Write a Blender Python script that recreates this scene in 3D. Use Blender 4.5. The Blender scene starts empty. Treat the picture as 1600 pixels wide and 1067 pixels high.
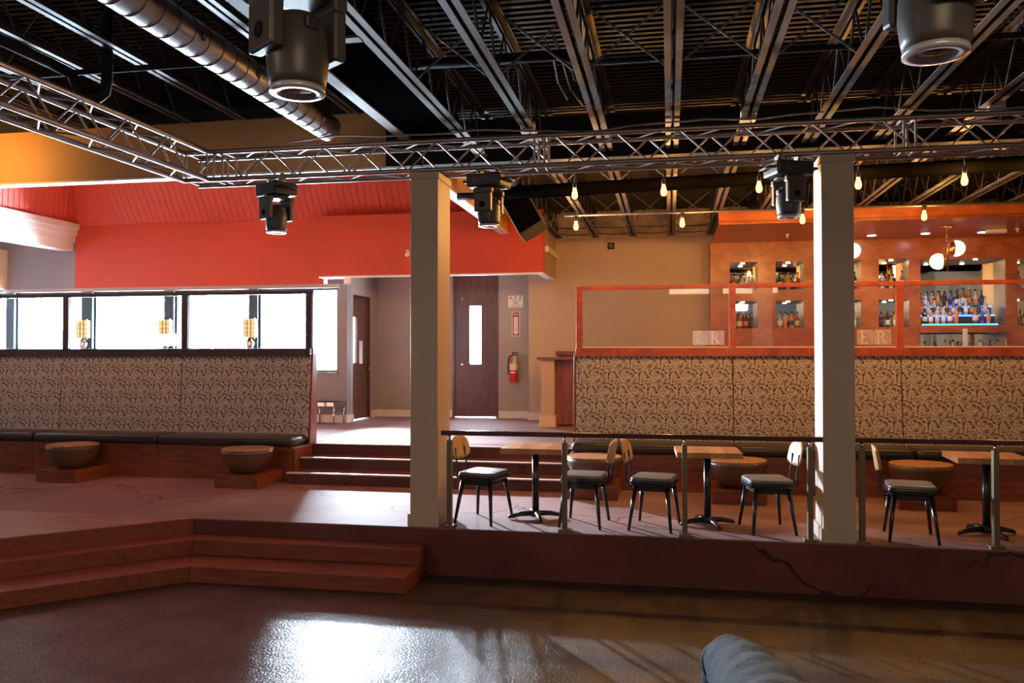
import bpy, bmesh, math, random
from mathutils import Vector, Matrix
random.seed(7)
R=math.radians; PI=math.pi
S=bpy.context.scene
col=S.collection
# ---------------------------------------------------------------- camera
F=1300.0; YAW=R(10.72); PIT=R(.965); CAM=Vector((0,0,2.16))
cd=bpy.data.cameras.new('camera'); cam=bpy.data.objects.new('camera',cd); col.objects.link(cam)
cd.sensor_width=36; cd.lens=F*36/1600; cd.clip_start=.02; cd.clip_end=200
cam.location=CAM; cam.rotation_euler=(R(90)+PIT,0,YAW)
S.camera=cam
# ---------------------------------------------------------------- light
S.view_settings.view_transform='Standard'; S.view_settings.look='None'
S.view_settings.gamma=1; S.view_settings.use_curve_mapping=False; S.view_settings.exposure=0.75
w=bpy.data.worlds.new('sky'); S.world=w; w.use_nodes=True
bg=w.node_tree.nodes['Background']; bg.inputs['Color'].default_value=(.72,.87,1,1); bg.inputs['Strength'].default_value=110.0
def portal(name,loc,rot,sx,sy):
    l=bpy.data.lights.new(name,'AREA'); l.shape='RECTANGLE'; l.size=sx; l.size_y=sy
    l.cycles.is_portal=True
    o=bpy.data.objects.new(name,l); col.objects.link(o); o.location=loc; o.rotation_euler=rot
portal('window_portal',(-10.2,14.95,2.65),(R(-90),0,0),8.5,1.7)          # faces -Y
portal('door_glass_portal',(-3.86,16.6,2.4),(R(-90),0,0),.6,1.4)
def area(name,loc,rot,sx,sy,power,color):
    l=bpy.data.lights.new(name,'AREA'); l.shape='RECTANGLE'; l.size=sx; l.size_y=sy; l.energy=power; l.color=color
    o=bpy.data.objects.new(name,l); col.objects.link(o); o.location=loc; o.rotation_euler=rot
area('fill_light_centre',(1.5,-1.5,4.3),(R(38),0,0),3.0,1.2,70,(1,.7,.45))  # unseen warm fill added behind the camera for the front faces
area('fill_light_left',(-6.0,0.5,4.6),(R(35),0,R(20)),3.0,1.2,60,(1,.7,.45))  # second unseen fill, added on the left
def spot(name,loc,target,power,color,ang=60,blend=.6,rad=.06):
    l=bpy.data.lights.new(name,'SPOT'); l.energy=power; l.color=color; l.spot_size=R(ang); l.spot_blend=blend; l.shadow_soft_size=rad
    o=bpy.data.objects.new(name,l); col.objects.link(o); o.location=loc
    o.rotation_euler=(Vector(target)-Vector(loc)).to_track_quat('-Z','Y').to_euler()
spot('stage_lamp_warm',(-8.7,8.3,4.6),(-8.6,9.4,4.75),70,(1,.5,.1),130,1,.08)

spot('daylight_standin_spot',(-6.3,14.84,2.45),(2.5,8.2,.5),7000,(.74,.87,1),70,1,.06)  # added spot standing in for strong low daylight at this window
# ---------------------------------------------------------------- pixel helpers (a pixel gives a direction only)
_fw=Vector((-math.sin(YAW)*math.cos(PIT),math.cos(YAW)*math.cos(PIT),math.sin(PIT)))
_rt=Vector((math.cos(YAW),math.sin(YAW),0)); _up=_rt.cross(_fw)
def ray(x,y): return _fw+_rt*((x-800)/F)-_up*((y-533.5)/F)
def gz(x,y,z): d=ray(x,y); return CAM+d*((z-CAM.z)/d.z)
def gy(x,y,Y): d=ray(x,y); return CAM+d*(Y/d.y)
def gx(x,y,X): d=ray(x,y); return CAM+d*(X/d.x)

# ---------------------------------------------------------------- materials
def nt(name):
    m=bpy.data.materials.new(name); m.use_nodes=True
    t=m.node_tree; return m,t,t.nodes['Principled BSDF']
def setc(p,k,v): p.inputs[k].default_value=v
def rgb(c): return (c[0],c[1],c[2],1)
def coords(t,scale=(1,1,1)):
    tc=t.nodes.new('ShaderNodeTexCoord'); mp=t.nodes.new('ShaderNodeMapping'); mp.inputs['Scale'].default_value=scale
    t.links.new(tc.outputs['Object'],mp.inputs['Vector']); return mp.outputs['Vector']
def noise(t,vec,scale,detail=4,rough=.55,dist=0):
    n=t.nodes.new('ShaderNodeTexNoise'); n.inputs['Scale'].default_value=scale; n.inputs['Detail'].default_value=detail
    n.inputs['Roughness'].default_value=rough; n.inputs['Distortion'].default_value=dist
    if vec is not None: t.links.new(vec,n.inputs['Vector'])
    return n.outputs['Fac']
def ramp(t,fac,stops):
    r=t.nodes.new('ShaderNodeValToRGB'); e=r.color_ramp.elements
    while len(e)<len(stops): e.new(.5)
    for i,(p,c) in enumerate(stops): e[i].position=p; e[i].color=rgb(c)
    t.links.new(fac,r.inputs['Fac']); return r.outputs['Color']
def bump(t,p,h,strength,dist=.01):
    b=t.nodes.new('ShaderNodeBump'); b.inputs['Strength'].default_value=strength; b.inputs['Distance'].default_value=dist
    t.links.new(h,b.inputs['Height']); t.links.new(b.outputs['Normal'],p.inputs['Normal'])
def math_(t,op,a,b=None,c=None):
    n=t.nodes.new('ShaderNodeMath'); n.operation=op
    for i,v in enumerate((a,b,c)):
        if v is None: continue
        if isinstance(v,(int,float)): n.inputs[i].default_value=v
        else: t.links.new(v,n.inputs[i])
    return n.outputs[0]
def plain(name,c,rough=.5,metal=0,var=.12,scale=3,bmp=0,coat=0,spec=.5):
    m,t,p=nt(name); setc(p,'Roughness',rough); setc(p,'Metallic',metal); setc(p,'Coat Weight',coat); setc(p,'Specular IOR Level',spec)
    v=coords(t); n=noise(t,v,scale)
    a=tuple(x*(1-var) for x in c); b=tuple(min(1,x*(1+var)) for x in c)
    t.links.new(ramp(t,n,[(.3,a),(.7,b)]),p.inputs['Base Color'])
    if bmp: bump(t,p,noise(t,v,scale*12),bmp)
    return m
def wood(name,c1,c2,stretch=(1,12,12),scale=2.2,rough=.35,coat=.2):
    m,t,p=nt(name); setc(p,'Roughness',rough); setc(p,'Coat Weight',coat); setc(p,'Coat Roughness',.2)
    v=coords(t,stretch); n=noise(t,v,scale,6,.6,.6); n2=noise(t,coords(t),.9,2)
    mx=math_(t,'ADD',math_(t,'MULTIPLY',n,.75),math_(t,'MULTIPLY',n2,.3))
    t.links.new(ramp(t,mx,[(.38,c1),(.66,c2)]),p.inputs['Base Color']); bump(t,p,n,.06)
    return m
def emit(name,c,s):
    m,t,p=nt(name); setc(p,'Base Color',rgb(c)); setc(p,'Emission Color',rgb(c)); setc(p,'Emission Strength',s); return m
def glass(name,tint=(1,1,1),refl=1.0,rough=.02):
    m=bpy.data.materials.new(name); m.use_nodes=True; t=m.node_tree; t.nodes.clear()
    o=t.nodes.new('ShaderNodeOutputMaterial'); a=t.nodes.new('ShaderNodeBsdfTransparent'); g=t.nodes.new('ShaderNodeBsdfGlossy')
    x=t.nodes.new('ShaderNodeMixShader'); f=t.nodes.new('ShaderNodeLayerWeight'); f.inputs['Blend'].default_value=.5
    a.inputs['Color'].default_value=rgb(tint); g.inputs['Roughness'].default_value=rough
    t.links.new(math_(t,'MULTIPLY',math_(t,'ADD',math_(t,'MULTIPLY',math_(t,'POWER',f.outputs['Facing'],5),.95),.04),refl),x.inputs[0]); t.links.new(a.outputs[0],x.inputs[1]); t.links.new(g.outputs[0],x.inputs[2]); t.links.new(x.outputs[0],o.inputs[0])
    return m
M={}
# polished dance floor
def mk_floor():
    m,t,p=nt('polished_dark_concrete'); v=coords(t)
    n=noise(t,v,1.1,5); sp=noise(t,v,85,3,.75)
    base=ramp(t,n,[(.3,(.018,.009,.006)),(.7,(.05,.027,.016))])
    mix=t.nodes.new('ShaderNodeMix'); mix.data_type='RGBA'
    t.links.new(ramp(t,sp,[(.56,(0,0,0)),(.66,(.7,.7,.7))]),mix.inputs['Factor']); t.links.new(base,mix.inputs['A']); mix.inputs['B'].default_value=(.3,.22,.16,1)  # pale speckle, its colour also standing in for sparkle on the polish
    t.links.new(mix.outputs['Result'],p.inputs['Base Color'])
    setc(p,'Specular IOR Level',.4); setc(p,'Coat Weight',.5); setc(p,'Coat Roughness',.15)
    rr=ramp(t,noise(t,v,2.3,3),[(.35,(.45,.45,.45)),(.65,(.62,.62,.62))]); t.links.new(rr,p.inputs['Roughness'])
    h=math_(t,'ADD',math_(t,'MULTIPLY',noise(t,v,6,3),.5),math_(t,'MULTIPLY',noise(t,v,55,2),.4))
    b=t.nodes.new('ShaderNodeBump'); b.inputs['Strength'].default_value=.45; b.inputs['Distance'].default_value=.03
    t.links.new(h,b.inputs['Height']); t.links.new(b.outputs['Normal'],p.inputs['Normal']); t.links.new(b.outputs['Normal'],p.inputs['Coat Normal'])
    return m
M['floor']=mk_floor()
def mk_conc(name='maroon_painted_concrete',ca=(.19,.1,.093),cb=(.30,.185,.172)):
    m,t,p=nt(name); v=coords(t)
    n=noise(t,v,.9,6,.6); vo=t.nodes.new('ShaderNodeTexVoronoi'); vo.feature='DISTANCE_TO_EDGE'; vo.inputs['Scale'].default_value=.8
    d=t.nodes.new('ShaderNodeMixRGB'); d.inputs[0].default_value=.35; t.links.new(v,d.inputs[1])
    nn=t.nodes.new('ShaderNodeTexNoise'); nn.inputs['Scale'].default_value=2.5; nn.inputs['Detail'].default_value=5; t.links.new(v,nn.inputs['Vector']); t.links.new(nn.outputs['Color'],d.inputs[2])
    t.links.new(d.outputs[0],vo.inputs['Vector'])
    crack=ramp(t,vo.outputs['Distance'],[(.0,(0,0,0)),(.012,(1,1,1))])
    base=ramp(t,n,[(.3,ca),(.7,cb)])
    mx=t.nodes.new('ShaderNodeMix'); mx.data_type='RGBA'; mx.blend_type='MULTIPLY'; 
    cm=ramp(t,noise(t,v,.7,2),[(.5,(0,0,0)),(.62,(.85,.85,.85))]); t.links.new(cm,mx.inputs['Factor'])
    t.links.new(base,mx.inputs['A']); t.links.new(crack,mx.inputs['B']); t.links.new(mx.outputs['Result'],p.inputs['Base Color'])
    setc(p,'Roughness',.7); setc(p,'Specular IOR Level',.14); setc(p,'Coat Weight',.0); setc(p,'Coat Roughness',.4)
    bump(t,p,math_(t,'ADD',noise(t,v,9,4),math_(t,'MULTIPLY',crack,.15)),.14,.02)
    return m
M['conc']=mk_conc(); M['concshade']=mk_conc('shaded_maroon_concrete',(.1,.03,.026),(.17,.06,.052))  # second tone is the same paint with shade put into its colour
M['redwood']=wood('mahogany_stained_wood',(.14,.03,.014),(.30,.075,.028),(1,10,10))
M['redwoodz']=wood('mahogany_stained_wood_upright',(.15,.03,.012),(.34,.085,.03),(10,10,1))
M['stepwood']=wood('reddish_step_wood',(.14,.028,.013),(.25,.06,.026),(1,10,10),2.2,.5,.05)
M['deckwood']=wood('pinkish_stage_boards',(.24,.10,.065),(.38,.19,.13),(1,9,9),1.6,.42)
M['barwood']=wood('orange_bar_veneer',(.27,.055,.013),(.48,.13,.032),(3,9,5),1.1,.32,.3)
M['oak']=wood('honey_oak',(.42,.19,.07),(.62,.32,.13),(12,1.2,12),2.4,.35,.3)
M['oakred']=wood('reddish_oak',(.4,.15,.06),(.56,.25,.11),(12,1.2,12),2.4,.3,.4)
M['oakdark']=wood('deep_honey_oak',(.36,.15,.05),(.54,.26,.1),(12,1.2,12),2.4,.3,.4)
M['ply']=wood('honey_plywood',(.5,.25,.1),(.68,.38,.17),(12,12,1.5),2,.4,.2)
M['bowlwood']=wood('dark_turned_wood',(.07,.035,.022),(.14,.07,.04),(6,6,14),1.5,.35,.2)
M['doorwood']=wood('dark_walnut_door',(.055,.018,.014),(.12,.045,.035),(12,12,1),2,.3,.4)
M['cream']=plain('cream_wall_paint',(.66,.5,.33),.6,0,.05,.8)
M['fascia']=plain('tan_fascia_paint',(.56,.29,.11),.6,0,.05,.8)
M['tan']=plain('tan_wall_paint',(.5,.37,.25),.6,0,.05,.8)
M['greige']=plain('greige_wall_paint',(.36,.31,.27),.5,0,.05,.8,0,.0)
M['pillar']=plain('beige_column_paint',(.5,.39,.3),.55,0,.04,.8)
M['grey']=plain('grey_wall_paint',(.24,.22,.23),.6,0,.05,.8)
M['white']=plain('warm_white_trim',(.74,.7,.64),.45,0,.03,1)
M['orange']=plain('orange_red_paint',(.52,.055,.018),.5,0,.06,.7)
M['black']=plain('black_paint',(.012,.011,.012),.8,0,.2,2,0,0,.15)
M['void']=plain('dead_black_paint',(.0025,.0023,.0022),1,0,.2,2,0,0,0)
M['blacksoft']=plain('matte_black_plastic',(.03,.028,.027),.42,0,.15,4)
M['charcoal']=plain('charcoal_plastic',(.07,.062,.055),.38,0,.1,4)
M['deck']=plain('dark_painted_roof_deck',(.022,.018,.017),.65,.1,.3,2,0,0,.3)
M['steel']=plain('dusty_grey_joist_steel',(.12,.105,.1),.6,.1,.2,3,0,0,.3)
M['web']=plain('dark_joist_web_steel',(.05,.043,.04),.5,.3,.2,3)
M['alu']=plain('brushed_aluminium',(.34,.29,.27),.42,.8,.08,6)
M['duct']=plain('galvanised_duct',(.27,.26,.28),.4,.8,.15,4)
M['chrome']=plain('chrome',(.75,.74,.73),.12,1,.03,4)
M['brass']=plain('brass',(.72,.47,.14),.25,1,.05,4)
M['bronze']=plain('bronze_post_metal',(.2,.155,.1),.4,.6,.1,4)
M['redframe']=wood('red_cherry_frame_wood',(.28,.045,.013),(.5,.1,.028),(3,10,3),2,.35,.2)
M['backlitframe']=wood('backlit_red_frame_wood',(.035,.02,.026),(.06,.03,.036),(10,10,1),2,.5,.05)  # red frame wood coloured near black for its backlit look
M['rail']=wood('dark_cherry_handrail',(.05,.012,.01),(.10,.025,.02),(1,14,14),2,.22,.6)
M['vinyl']=plain('black_vinyl',(.03,.027,.026),.3,0,.15,5,.05)
M['seat']=plain('grey_vinyl',(.13,.135,.14),.34,0,.08,5,.05)
M['legm']=plain('black_lacquer',(.018,.017,.022),.25,0,.1,4)
M['mirror']=plain('mirror',(.86,.84,.8),.02,1,.0,1)
M['liner']=plain('niche_lining_metal',(.42,.36,.28),.3,.7,.05,3)
M['red']=plain('fire_red',(.62,.03,.02),.3,0,.05,3)
M['signwhite']=plain('sign_white',(.78,.74,.7),.5,0,.02,2)
M['signgrey']=plain('sign_grey_print',(.3,.27,.25),.6,0,.02,2)
M['maroon']=plain('sign_maroon_print',(.3,.03,.05),.5,0,.02,2)
M['tag']=plain('green_tag',(.35,.6,.2),.5,0,.03,2)
M['teal']=plain('dark_teal_mullion',(.05,.085,.11),.4,.2,.1,3)
M['denim']=plain('blue_grey_trouser_cloth',(.06,.075,.095),.9,0,.12,9,.3)
M['glass']=glass('clear_glass',(.96,.97,.97),1.0)
M['winglass']=glass('window_glass',(.98,.99,1),.5)
M['etch']=None
def mk_bulb():
    m=bpy.data.materials.new('edison_bulb_glass'); m.use_nodes=True; t=m.node_tree; t.nodes.clear()
    o=t.nodes.new('ShaderNodeOutputMaterial'); a=t.nodes.new('ShaderNodeBsdfTransparent'); e=t.nodes.new('ShaderNodeEmission'); x=t.nodes.new('ShaderNodeMixShader'); x.inputs[0].default_value=.45
    a.inputs['Color'].default_value=(1,.9,.75,1); n=noise(t,coords(t),60); t.links.new(ramp(t,n,[(.3,(1,.38,.045)),(.7,(1,.48,.08))]),e.inputs['Color']); e.inputs['Strength'].default_value=10
    t.links.new(a.outputs[0],x.inputs[1]); t.links.new(e.outputs[0],x.inputs[2]); t.links.new(x.outputs[0],o.inputs[0]); return m
M['bulb']=mk_bulb()
def glow(parent,z,power,color,rad):
    l=bpy.data.lights.new('filament_glow','POINT'); l.energy=power; l.color=color; l.shadow_soft_size=rad
    o=bpy.data.objects.new('filament_glow',l); col.objects.link(o); o.parent=parent; o.location=(0,0,z)
M['globe']=emit('frosted_globe_glow',(1,.66,.3),2.2)
M['down']=emit('recessed_downlight_glow',(.9,.88,1),30)
M['puck']=emit('niche_light_glow',(1,.8,.55),25)
M['led']=emit('blue_led_strip',(.02,.12,1),7)
M['lens']=plain('lamp_lens',(.02,.02,.025),.05,0,.1,3,0,1)
M['lensring']=plain('pale_lens_ring',(.6,.6,.64),.3,.3,.05,3)
M['rough']=plain('rough_block_wall',(.4,.29,.19),.85,0,.25,5,.5)
M['sconce']=emit('sconce_glow',(.9,.62,.28),.4)
M['boxgrey']=plain('pale_grey_box_paint',(.42,.37,.33),.5,0,.05,4)
M['cable']=plain('grey_cable',(.2,.17,.15),.6,0,.1,4)
def mk_fabric():
    m,t,p=nt('damask_fabric'); v=coords(t); s=t.nodes.new('ShaderNodeSeparateXYZ'); t.links.new(v,s.inputs[0])
    PX,PZ=.40,.198
    zz=math_(t,'DIVIDE',s.outputs['Z'],PZ); row=math_(t,'FLOOR',zz)
    xo=math_(t,'ADD',math_(t,'DIVIDE',s.outputs['X'],PX),math_(t,'MULTIPLY',row,.29))
    u=math_(t,'FRACT',xo); vv=math_(t,'FRACT',zz)
    c=t.nodes.new('ShaderNodeCombineXYZ'); t.links.new(math_(t,'MULTIPLY',u,PX),c.inputs[0]); t.links.new(math_(t,'MULTIPLY',vv,PZ),c.inputs[1])
    n1=noise(t,c.outputs[0],19,1.0,.5,2.6)
    # scroll rings round two motifs in each repeat
    uu=math_(t,'FRACT',math_(t,'MULTIPLY',u,2)); dx=math_(t,'MULTIPLY',math_(t,'SUBTRACT',uu,.5),1.0); dy=math_(t,'SUBTRACT',vv,.5)
    d=math_(t,'SQRT',math_(t,'ADD',math_(t,'MULTIPLY',dx,dx),math_(t,'MULTIPLY',dy,dy)))
    ring=math_(t,'LESS_THAN',math_(t,'ABSOLUTE',math_(t,'SUBTRACT',d,.44)),.03)
    core=math_(t,'LESS_THAN',d,.2)
    dark=math_(t,'GREATER_THAN',n1,.505)
    keep=math_(t,'SUBTRACT',1,math_(t,'MAXIMUM',ring,math_(t,'MULTIPLY',core,.6)))
    k=math_(t,'MULTIPLY',dark,keep)
    mx=t.nodes.new('ShaderNodeMix'); mx.data_type='RGBA'; t.links.new(k,mx.inputs['Factor'])
    mx.inputs['A'].default_value=(.5,.43,.375,1); mx.inputs['B'].default_value=(.085,.032,.02,1)
    t.links.new(mx.outputs['Result'],p.inputs['Base Color']); setc(p,'Roughness',.75); bump(t,p,noise(t,v,160,1),.12)
    return m
M['fabric']=mk_fabric()
def mk_herring():
    m,t,p=nt('zebrano_table_top'); tc=t.nodes.new('ShaderNodeTexCoord')
    wv=t.nodes.new('ShaderNodeTexWave'); wv.inputs['Scale'].default_value=9; wv.inputs['Distortion'].default_value=2.5; wv.inputs['Detail'].default_value=2
    mp=t.nodes.new('ShaderNodeMapping'); mp.inputs['Rotation'].default_value=(0,0,R(60)); t.links.new(tc.outputs['Object'],mp.inputs[0]); t.links.new(mp.outputs[0],wv.inputs['Vector'])
    t.links.new(ramp(t,wv.outputs['Fac'],[(.2,(.3,.14,.05)),(.8,(.5,.27,.11))]),p.inputs['Base Color']); setc(p,'Roughness',.4); setc(p,'Coat Weight',.2)
    return m
M['zebra']=mk_herring()
def mk_etch():
    m=bpy.data.materials.new('etched_ornament'); m.use_nodes=True; t=m.node_tree; t.nodes.clear()
    o=t.nodes.new('ShaderNodeOutputMaterial'); a=t.nodes.new('ShaderNodeBsdfTransparent'); d=t.nodes.new('ShaderNodeBsdfDiffuse'); tl=t.nodes.new('ShaderNodeBsdfTranslucent'); ad=t.nodes.new('ShaderNodeMixShader'); ad.inputs[0].default_value=.5
    d.inputs['Color'].default_value=(.9,.86,.82,1); tl.inputs['Color'].default_value=(.9,.9,.9,1)
    x=t.nodes.new('ShaderNodeMixShader'); n=noise(t,coords(t),55,2,.6,2.0)
    t.links.new(d.outputs[0],ad.inputs[1]); t.links.new(tl.outputs[0],ad.inputs[2])
    t.links.new(ramp(t,n,[(.45,(.05,.05,.05)),(.56,(.42,.42,.42))]),x.inputs[0]); t.links.new(a.outputs[0],x.inputs[1]); t.links.new(ad.outputs[0],x.inputs[2]); t.links.new(x.outputs[0],o.inputs[0])
    return m
M['etch']=mk_etch()
def mk_frost():
    m=bpy.data.materials.new('frosted_lettering'); m.use_nodes=True; t=m.node_tree; t.nodes.clear()
    o=t.nodes.new('ShaderNodeOutputMaterial'); d=t.nodes.new('ShaderNodeBsdfDiffuse'); tl=t.nodes.new('ShaderNodeBsdfTranslucent'); x=t.nodes.new('ShaderNodeMixShader'); x.inputs[0].default_value=.4
    n=noise(t,coords(t),30); c=ramp(t,n,[(.3,(.86,.82,.78)),(.7,(.94,.91,.88))])
    t.links.new(c,d.inputs['Color']); t.links.new(c,tl.inputs['Color']); t.links.new(d.outputs[0],x.inputs[1]); t.links.new(tl.outputs[0],x.inputs[2]); t.links.new(x.outputs[0],o.inputs[0]); return m
M['frost']=mk_frost()
def bottle_mat(name,c,trans=.0):
    m,t,p=nt(name); n=noise(t,coords(t),20); a=tuple(x*.85 for x in c)
    t.links.new(ramp(t,n,[(.3,a),(.7,c)]),p.inputs['Base Color']); setc(p,'Roughness',.08); setc(p,'Coat Weight',.6); return m
BOT=[bottle_mat('amber_bottle_glass',(.35,.12,.02)),bottle_mat('clear_bottle_glass',(.5,.5,.48)),bottle_mat('green_bottle_glass',(.06,.16,.05)),bottle_mat('dark_bottle_glass',(.04,.02,.015)),bottle_mat('gold_spirit_bottle',(.62,.32,.05)),bottle_mat('blue_bottle_glass',(.12,.2,.6))]
LAB=[plain('cream_bottle_label',(.75,.66,.5),.6,0,.05,30),plain('white_bottle_label',(.8,.8,.78),.6,0,.05,30),plain('orange_bottle_label',(.75,.22,.06),.6,0,.1,30),plain('black_bottle_label',(.06,.05,.05),.6,0,.1,30)]

# ---------------------------------------------------------------- mesh helpers
class B:
    def __init__(s): s.v=[]; s.f=[]; s.sm=[]
    def add(s,vs,fs,sm=False):
        n=len(s.v); s.v+=[tuple(v) for v in vs]; s.f+=[tuple(i+n for i in f) for f in fs]; s.sm+=[sm]*len(fs); return s
    def box(s,x0,x1,y0,y1,z0,z1):
        return s.add([(x0,y0,z0),(x1,y0,z0),(x1,y1,z0),(x0,y1,z0),(x0,y0,z1),(x1,y0,z1),(x1,y1,z1),(x0,y1,z1)],
          [(0,3,2,1),(4,5,6,7),(0,1,5,4),(1,2,6,5),(2,3,7,6),(3,0,4,7)])
    def prism(s,poly,z0,z1):
        n=len(poly); a=sum(poly[i][0]*poly[(i+1)%n][1]-poly[(i+1)%n][0]*poly[i][1] for i in range(n))
        if a<0: poly=poly[::-1]
        return s.add([(x,y,z0) for x,y in poly]+[(x,y,z1) for x,y in poly],[tuple(range(n))[::-1],tuple(range(n,2*n))]+[(i,(i+1)%n,n+(i+1)%n,n+i) for i in range(n)])
    def prismy(s,poly,y0,y1):      # polygon in x,z extruded along y
        n=len(poly)
        return s.add([(x,y0,z) for x,z in poly]+[(x,y1,z) for x,z in poly],[tuple(range(n)),tuple(range(n,2*n))[::-1]]+[(i,n+i,n+(i+1)%n,(i+1)%n) for i in range(n)])
    def prismx(s,poly,x0,x1):      # polygon in y,z extruded along x
        n=len(poly)
        return s.add([(x0,y,z) for y,z in poly]+[(x1,y,z) for y,z in poly],[tuple(range(n))[::-1],tuple(range(n,2*n))]+[(i,(i+1)%n,n+(i+1)%n,n+i) for i in range(n)])
    def lathe(s,prof,n=16,c=(0,0,0),axis='z',sm=True):
        vs=[];fs=[]
        for r,h in prof:
            for i in range(n):
                a=2*PI*i/n; p=(r*math.cos(a),r*math.sin(a),h)
                if axis=='y': p=(p[0],p[2],p[1])
                if axis=='x': p=(p[2],p[0],p[1])
                vs.append((p[0]+c[0],p[1]+c[1],p[2]+c[2]))
        for k in range(len(prof)-1):
            for i in range(n): fs.append((k*n+i,k*n+(i+1)%n,(k+1)*n+(i+1)%n,(k+1)*n+i))
        s.add(vs,fs,sm); m=len(prof)
        s.add([vs[i] for i in range(n)],[tuple(range(n))[::-1]]); s.add([vs[(m-1)*n+i] for i in range(n)],[tuple(range(n))]); return s
    def tube(s,path,rad,n=8,sm=True):
        P=[Vector(p) for p in path]; rad=rad if isinstance(rad,(list,tuple)) else [rad]*len(P)
        vs=[];fs=[]; ref=None
        for k,p in enumerate(P):
            d=(P[min(k+1,len(P)-1)]-P[max(k-1,0)]).normalized()
            if ref is None: ref=Vector((0,0,1)) if abs(d.z)<.9 else Vector((1,0,0))
            u=(ref-d*ref.dot(d)).normalized(); ref=u; q=d.cross(u)
            for i in range(n):
                a=2*PI*(i+.5)/n; vs.append(p+(u*math.cos(a)+q*math.sin(a))*rad[k])
        for k in range(len(P)-1):
            for i in range(n): fs.append((k*n+i,k*n+(i+1)%n,(k+1)*n+(i+1)%n,(k+1)*n+i))
        s.add(vs,fs,sm); m=len(P)
        s.add(vs[:n],[tuple(range(n))[::-1]]); s.add(vs[(m-1)*n:],[tuple(range(n))]); return s
    def mesh(s,name,mat):
        me=bpy.data.meshes.new(name); me.from_pydata(s.v,[],s.f)
        for p,q in zip(me.polygons,s.sm): p.use_smooth=q
        bm=bmesh.new(); bm.from_mesh(me); bmesh.ops.remove_doubles(bm,verts=bm.verts,dist=1e-6); bmesh.ops.recalc_face_normals(bm,faces=bm.faces); bm.to_mesh(me); bm.free()
        me.materials.append(M[mat] if isinstance(mat,str) else mat); return me
def tag(o,label,cat=None,group=None,kind=None):
    if label: o['label']=label
    if cat: o['category']=cat
    if group: o['group']=group
    if kind: o['kind']=kind
    return o
def obj(name,b,mat,parent=None,local=False,bev=0):
    me=b.mesh(name,mat) if isinstance(b,B) else b
    o=bpy.data.objects.new(name,me); col.objects.link(o)
    if parent is not None: attach(o,parent,local)
    if bev:
        m=o.modifiers.new('bevel','BEVEL'); m.width=bev; m.segments=2; m.limit_method='ANGLE'; m.angle_limit=R(40)
    return o
WL={}
def attach(o,parent,local=False):
    o.parent=parent
    if not local and parent.name in WL: o.matrix_parent_inverse=Matrix.Translation(-WL[parent.name])
def thing(name,label,cat,loc=(0,0,0),rotz=0,group=None):
    o=bpy.data.objects.new(name,None); col.objects.link(o); o.location=loc; o.rotation_euler=(0,0,rotz); o.empty_display_size=.1
    WL[o.name]=Vector(loc); return tag(o,label,cat,group)
def struct(name,b,mat,bev=0,label=None):
    o=obj(name,b,mat,None,False,bev); tag(o,label,None,None,'structure'); return o
def sempty(name,loc=(0,0,0)):
    o=bpy.data.objects.new(name,None); col.objects.link(o); o.location=loc; WL[o.name]=Vector(loc); o['kind']='structure'; return o
def dup(root,loc,rotz,label=None,group=None):
    r=root.copy(); col.objects.link(r); r.location=loc; r.rotation_euler=(0,0,rotz)
    if label: r['label']=label
    if group: r['group']=group
    for ch in list(root.children):
        c=ch.copy(); col.objects.link(c); c.parent=r
        for g in ch.children:
            d=g.copy(); col.objects.link(d); d.parent=c
    return r
_unit={}
def rod(name,p,q,r,mat,parent=None,n=6):
    k=(mat,n,name)
    if k not in _unit: _unit[k]=B().lathe([(1,0),(1,1)],n).mesh(name,mat)
    o=bpy.data.objects.new(name,_unit[k]); col.objects.link(o)
    p=Vector(p); q=Vector(q); d=q-p
    mt=Matrix.Translation(p)@d.to_track_quat('Z','Y').to_matrix().to_4x4()@Matrix.Diagonal((r,r,d.length,1))
    if parent is not None:
        o.parent=parent
        if parent.name in WL: mt=Matrix.Translation(-WL[parent.name])@mt
    o.matrix_basis=mt; return o
def holed(x0,x1,z0,z1,y0,y1,holes,b=None):
    b=b or B(); xs=sorted({x0,x1}|{h[0] for h in holes}|{h[1] for h in holes}); zs=sorted({z0,z1}|{h[2] for h in holes}|{h[3] for h in holes})
    xs=[x for x in xs if x0<=x<=x1]; zs=[z for z in zs if z0<=z<=z1]
    for i in range(len(xs)-1):
        st=None
        for j in range(len(zs)-1):
            mx=(xs[i]+xs[i+1])/2; mz=(zs[j]+zs[j+1])/2
            if any(h[0]<mx<h[1] and h[2]<mz<h[3] for h in holes):
                if st is not None: b.box(xs[i],xs[i+1],y0,y1,st,zs[j]); st=None
            elif st is None: st=zs[j]
        if st is not None: b.box(xs[i],xs[i+1],y0,y1,st,zs[-1])
    return b
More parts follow.
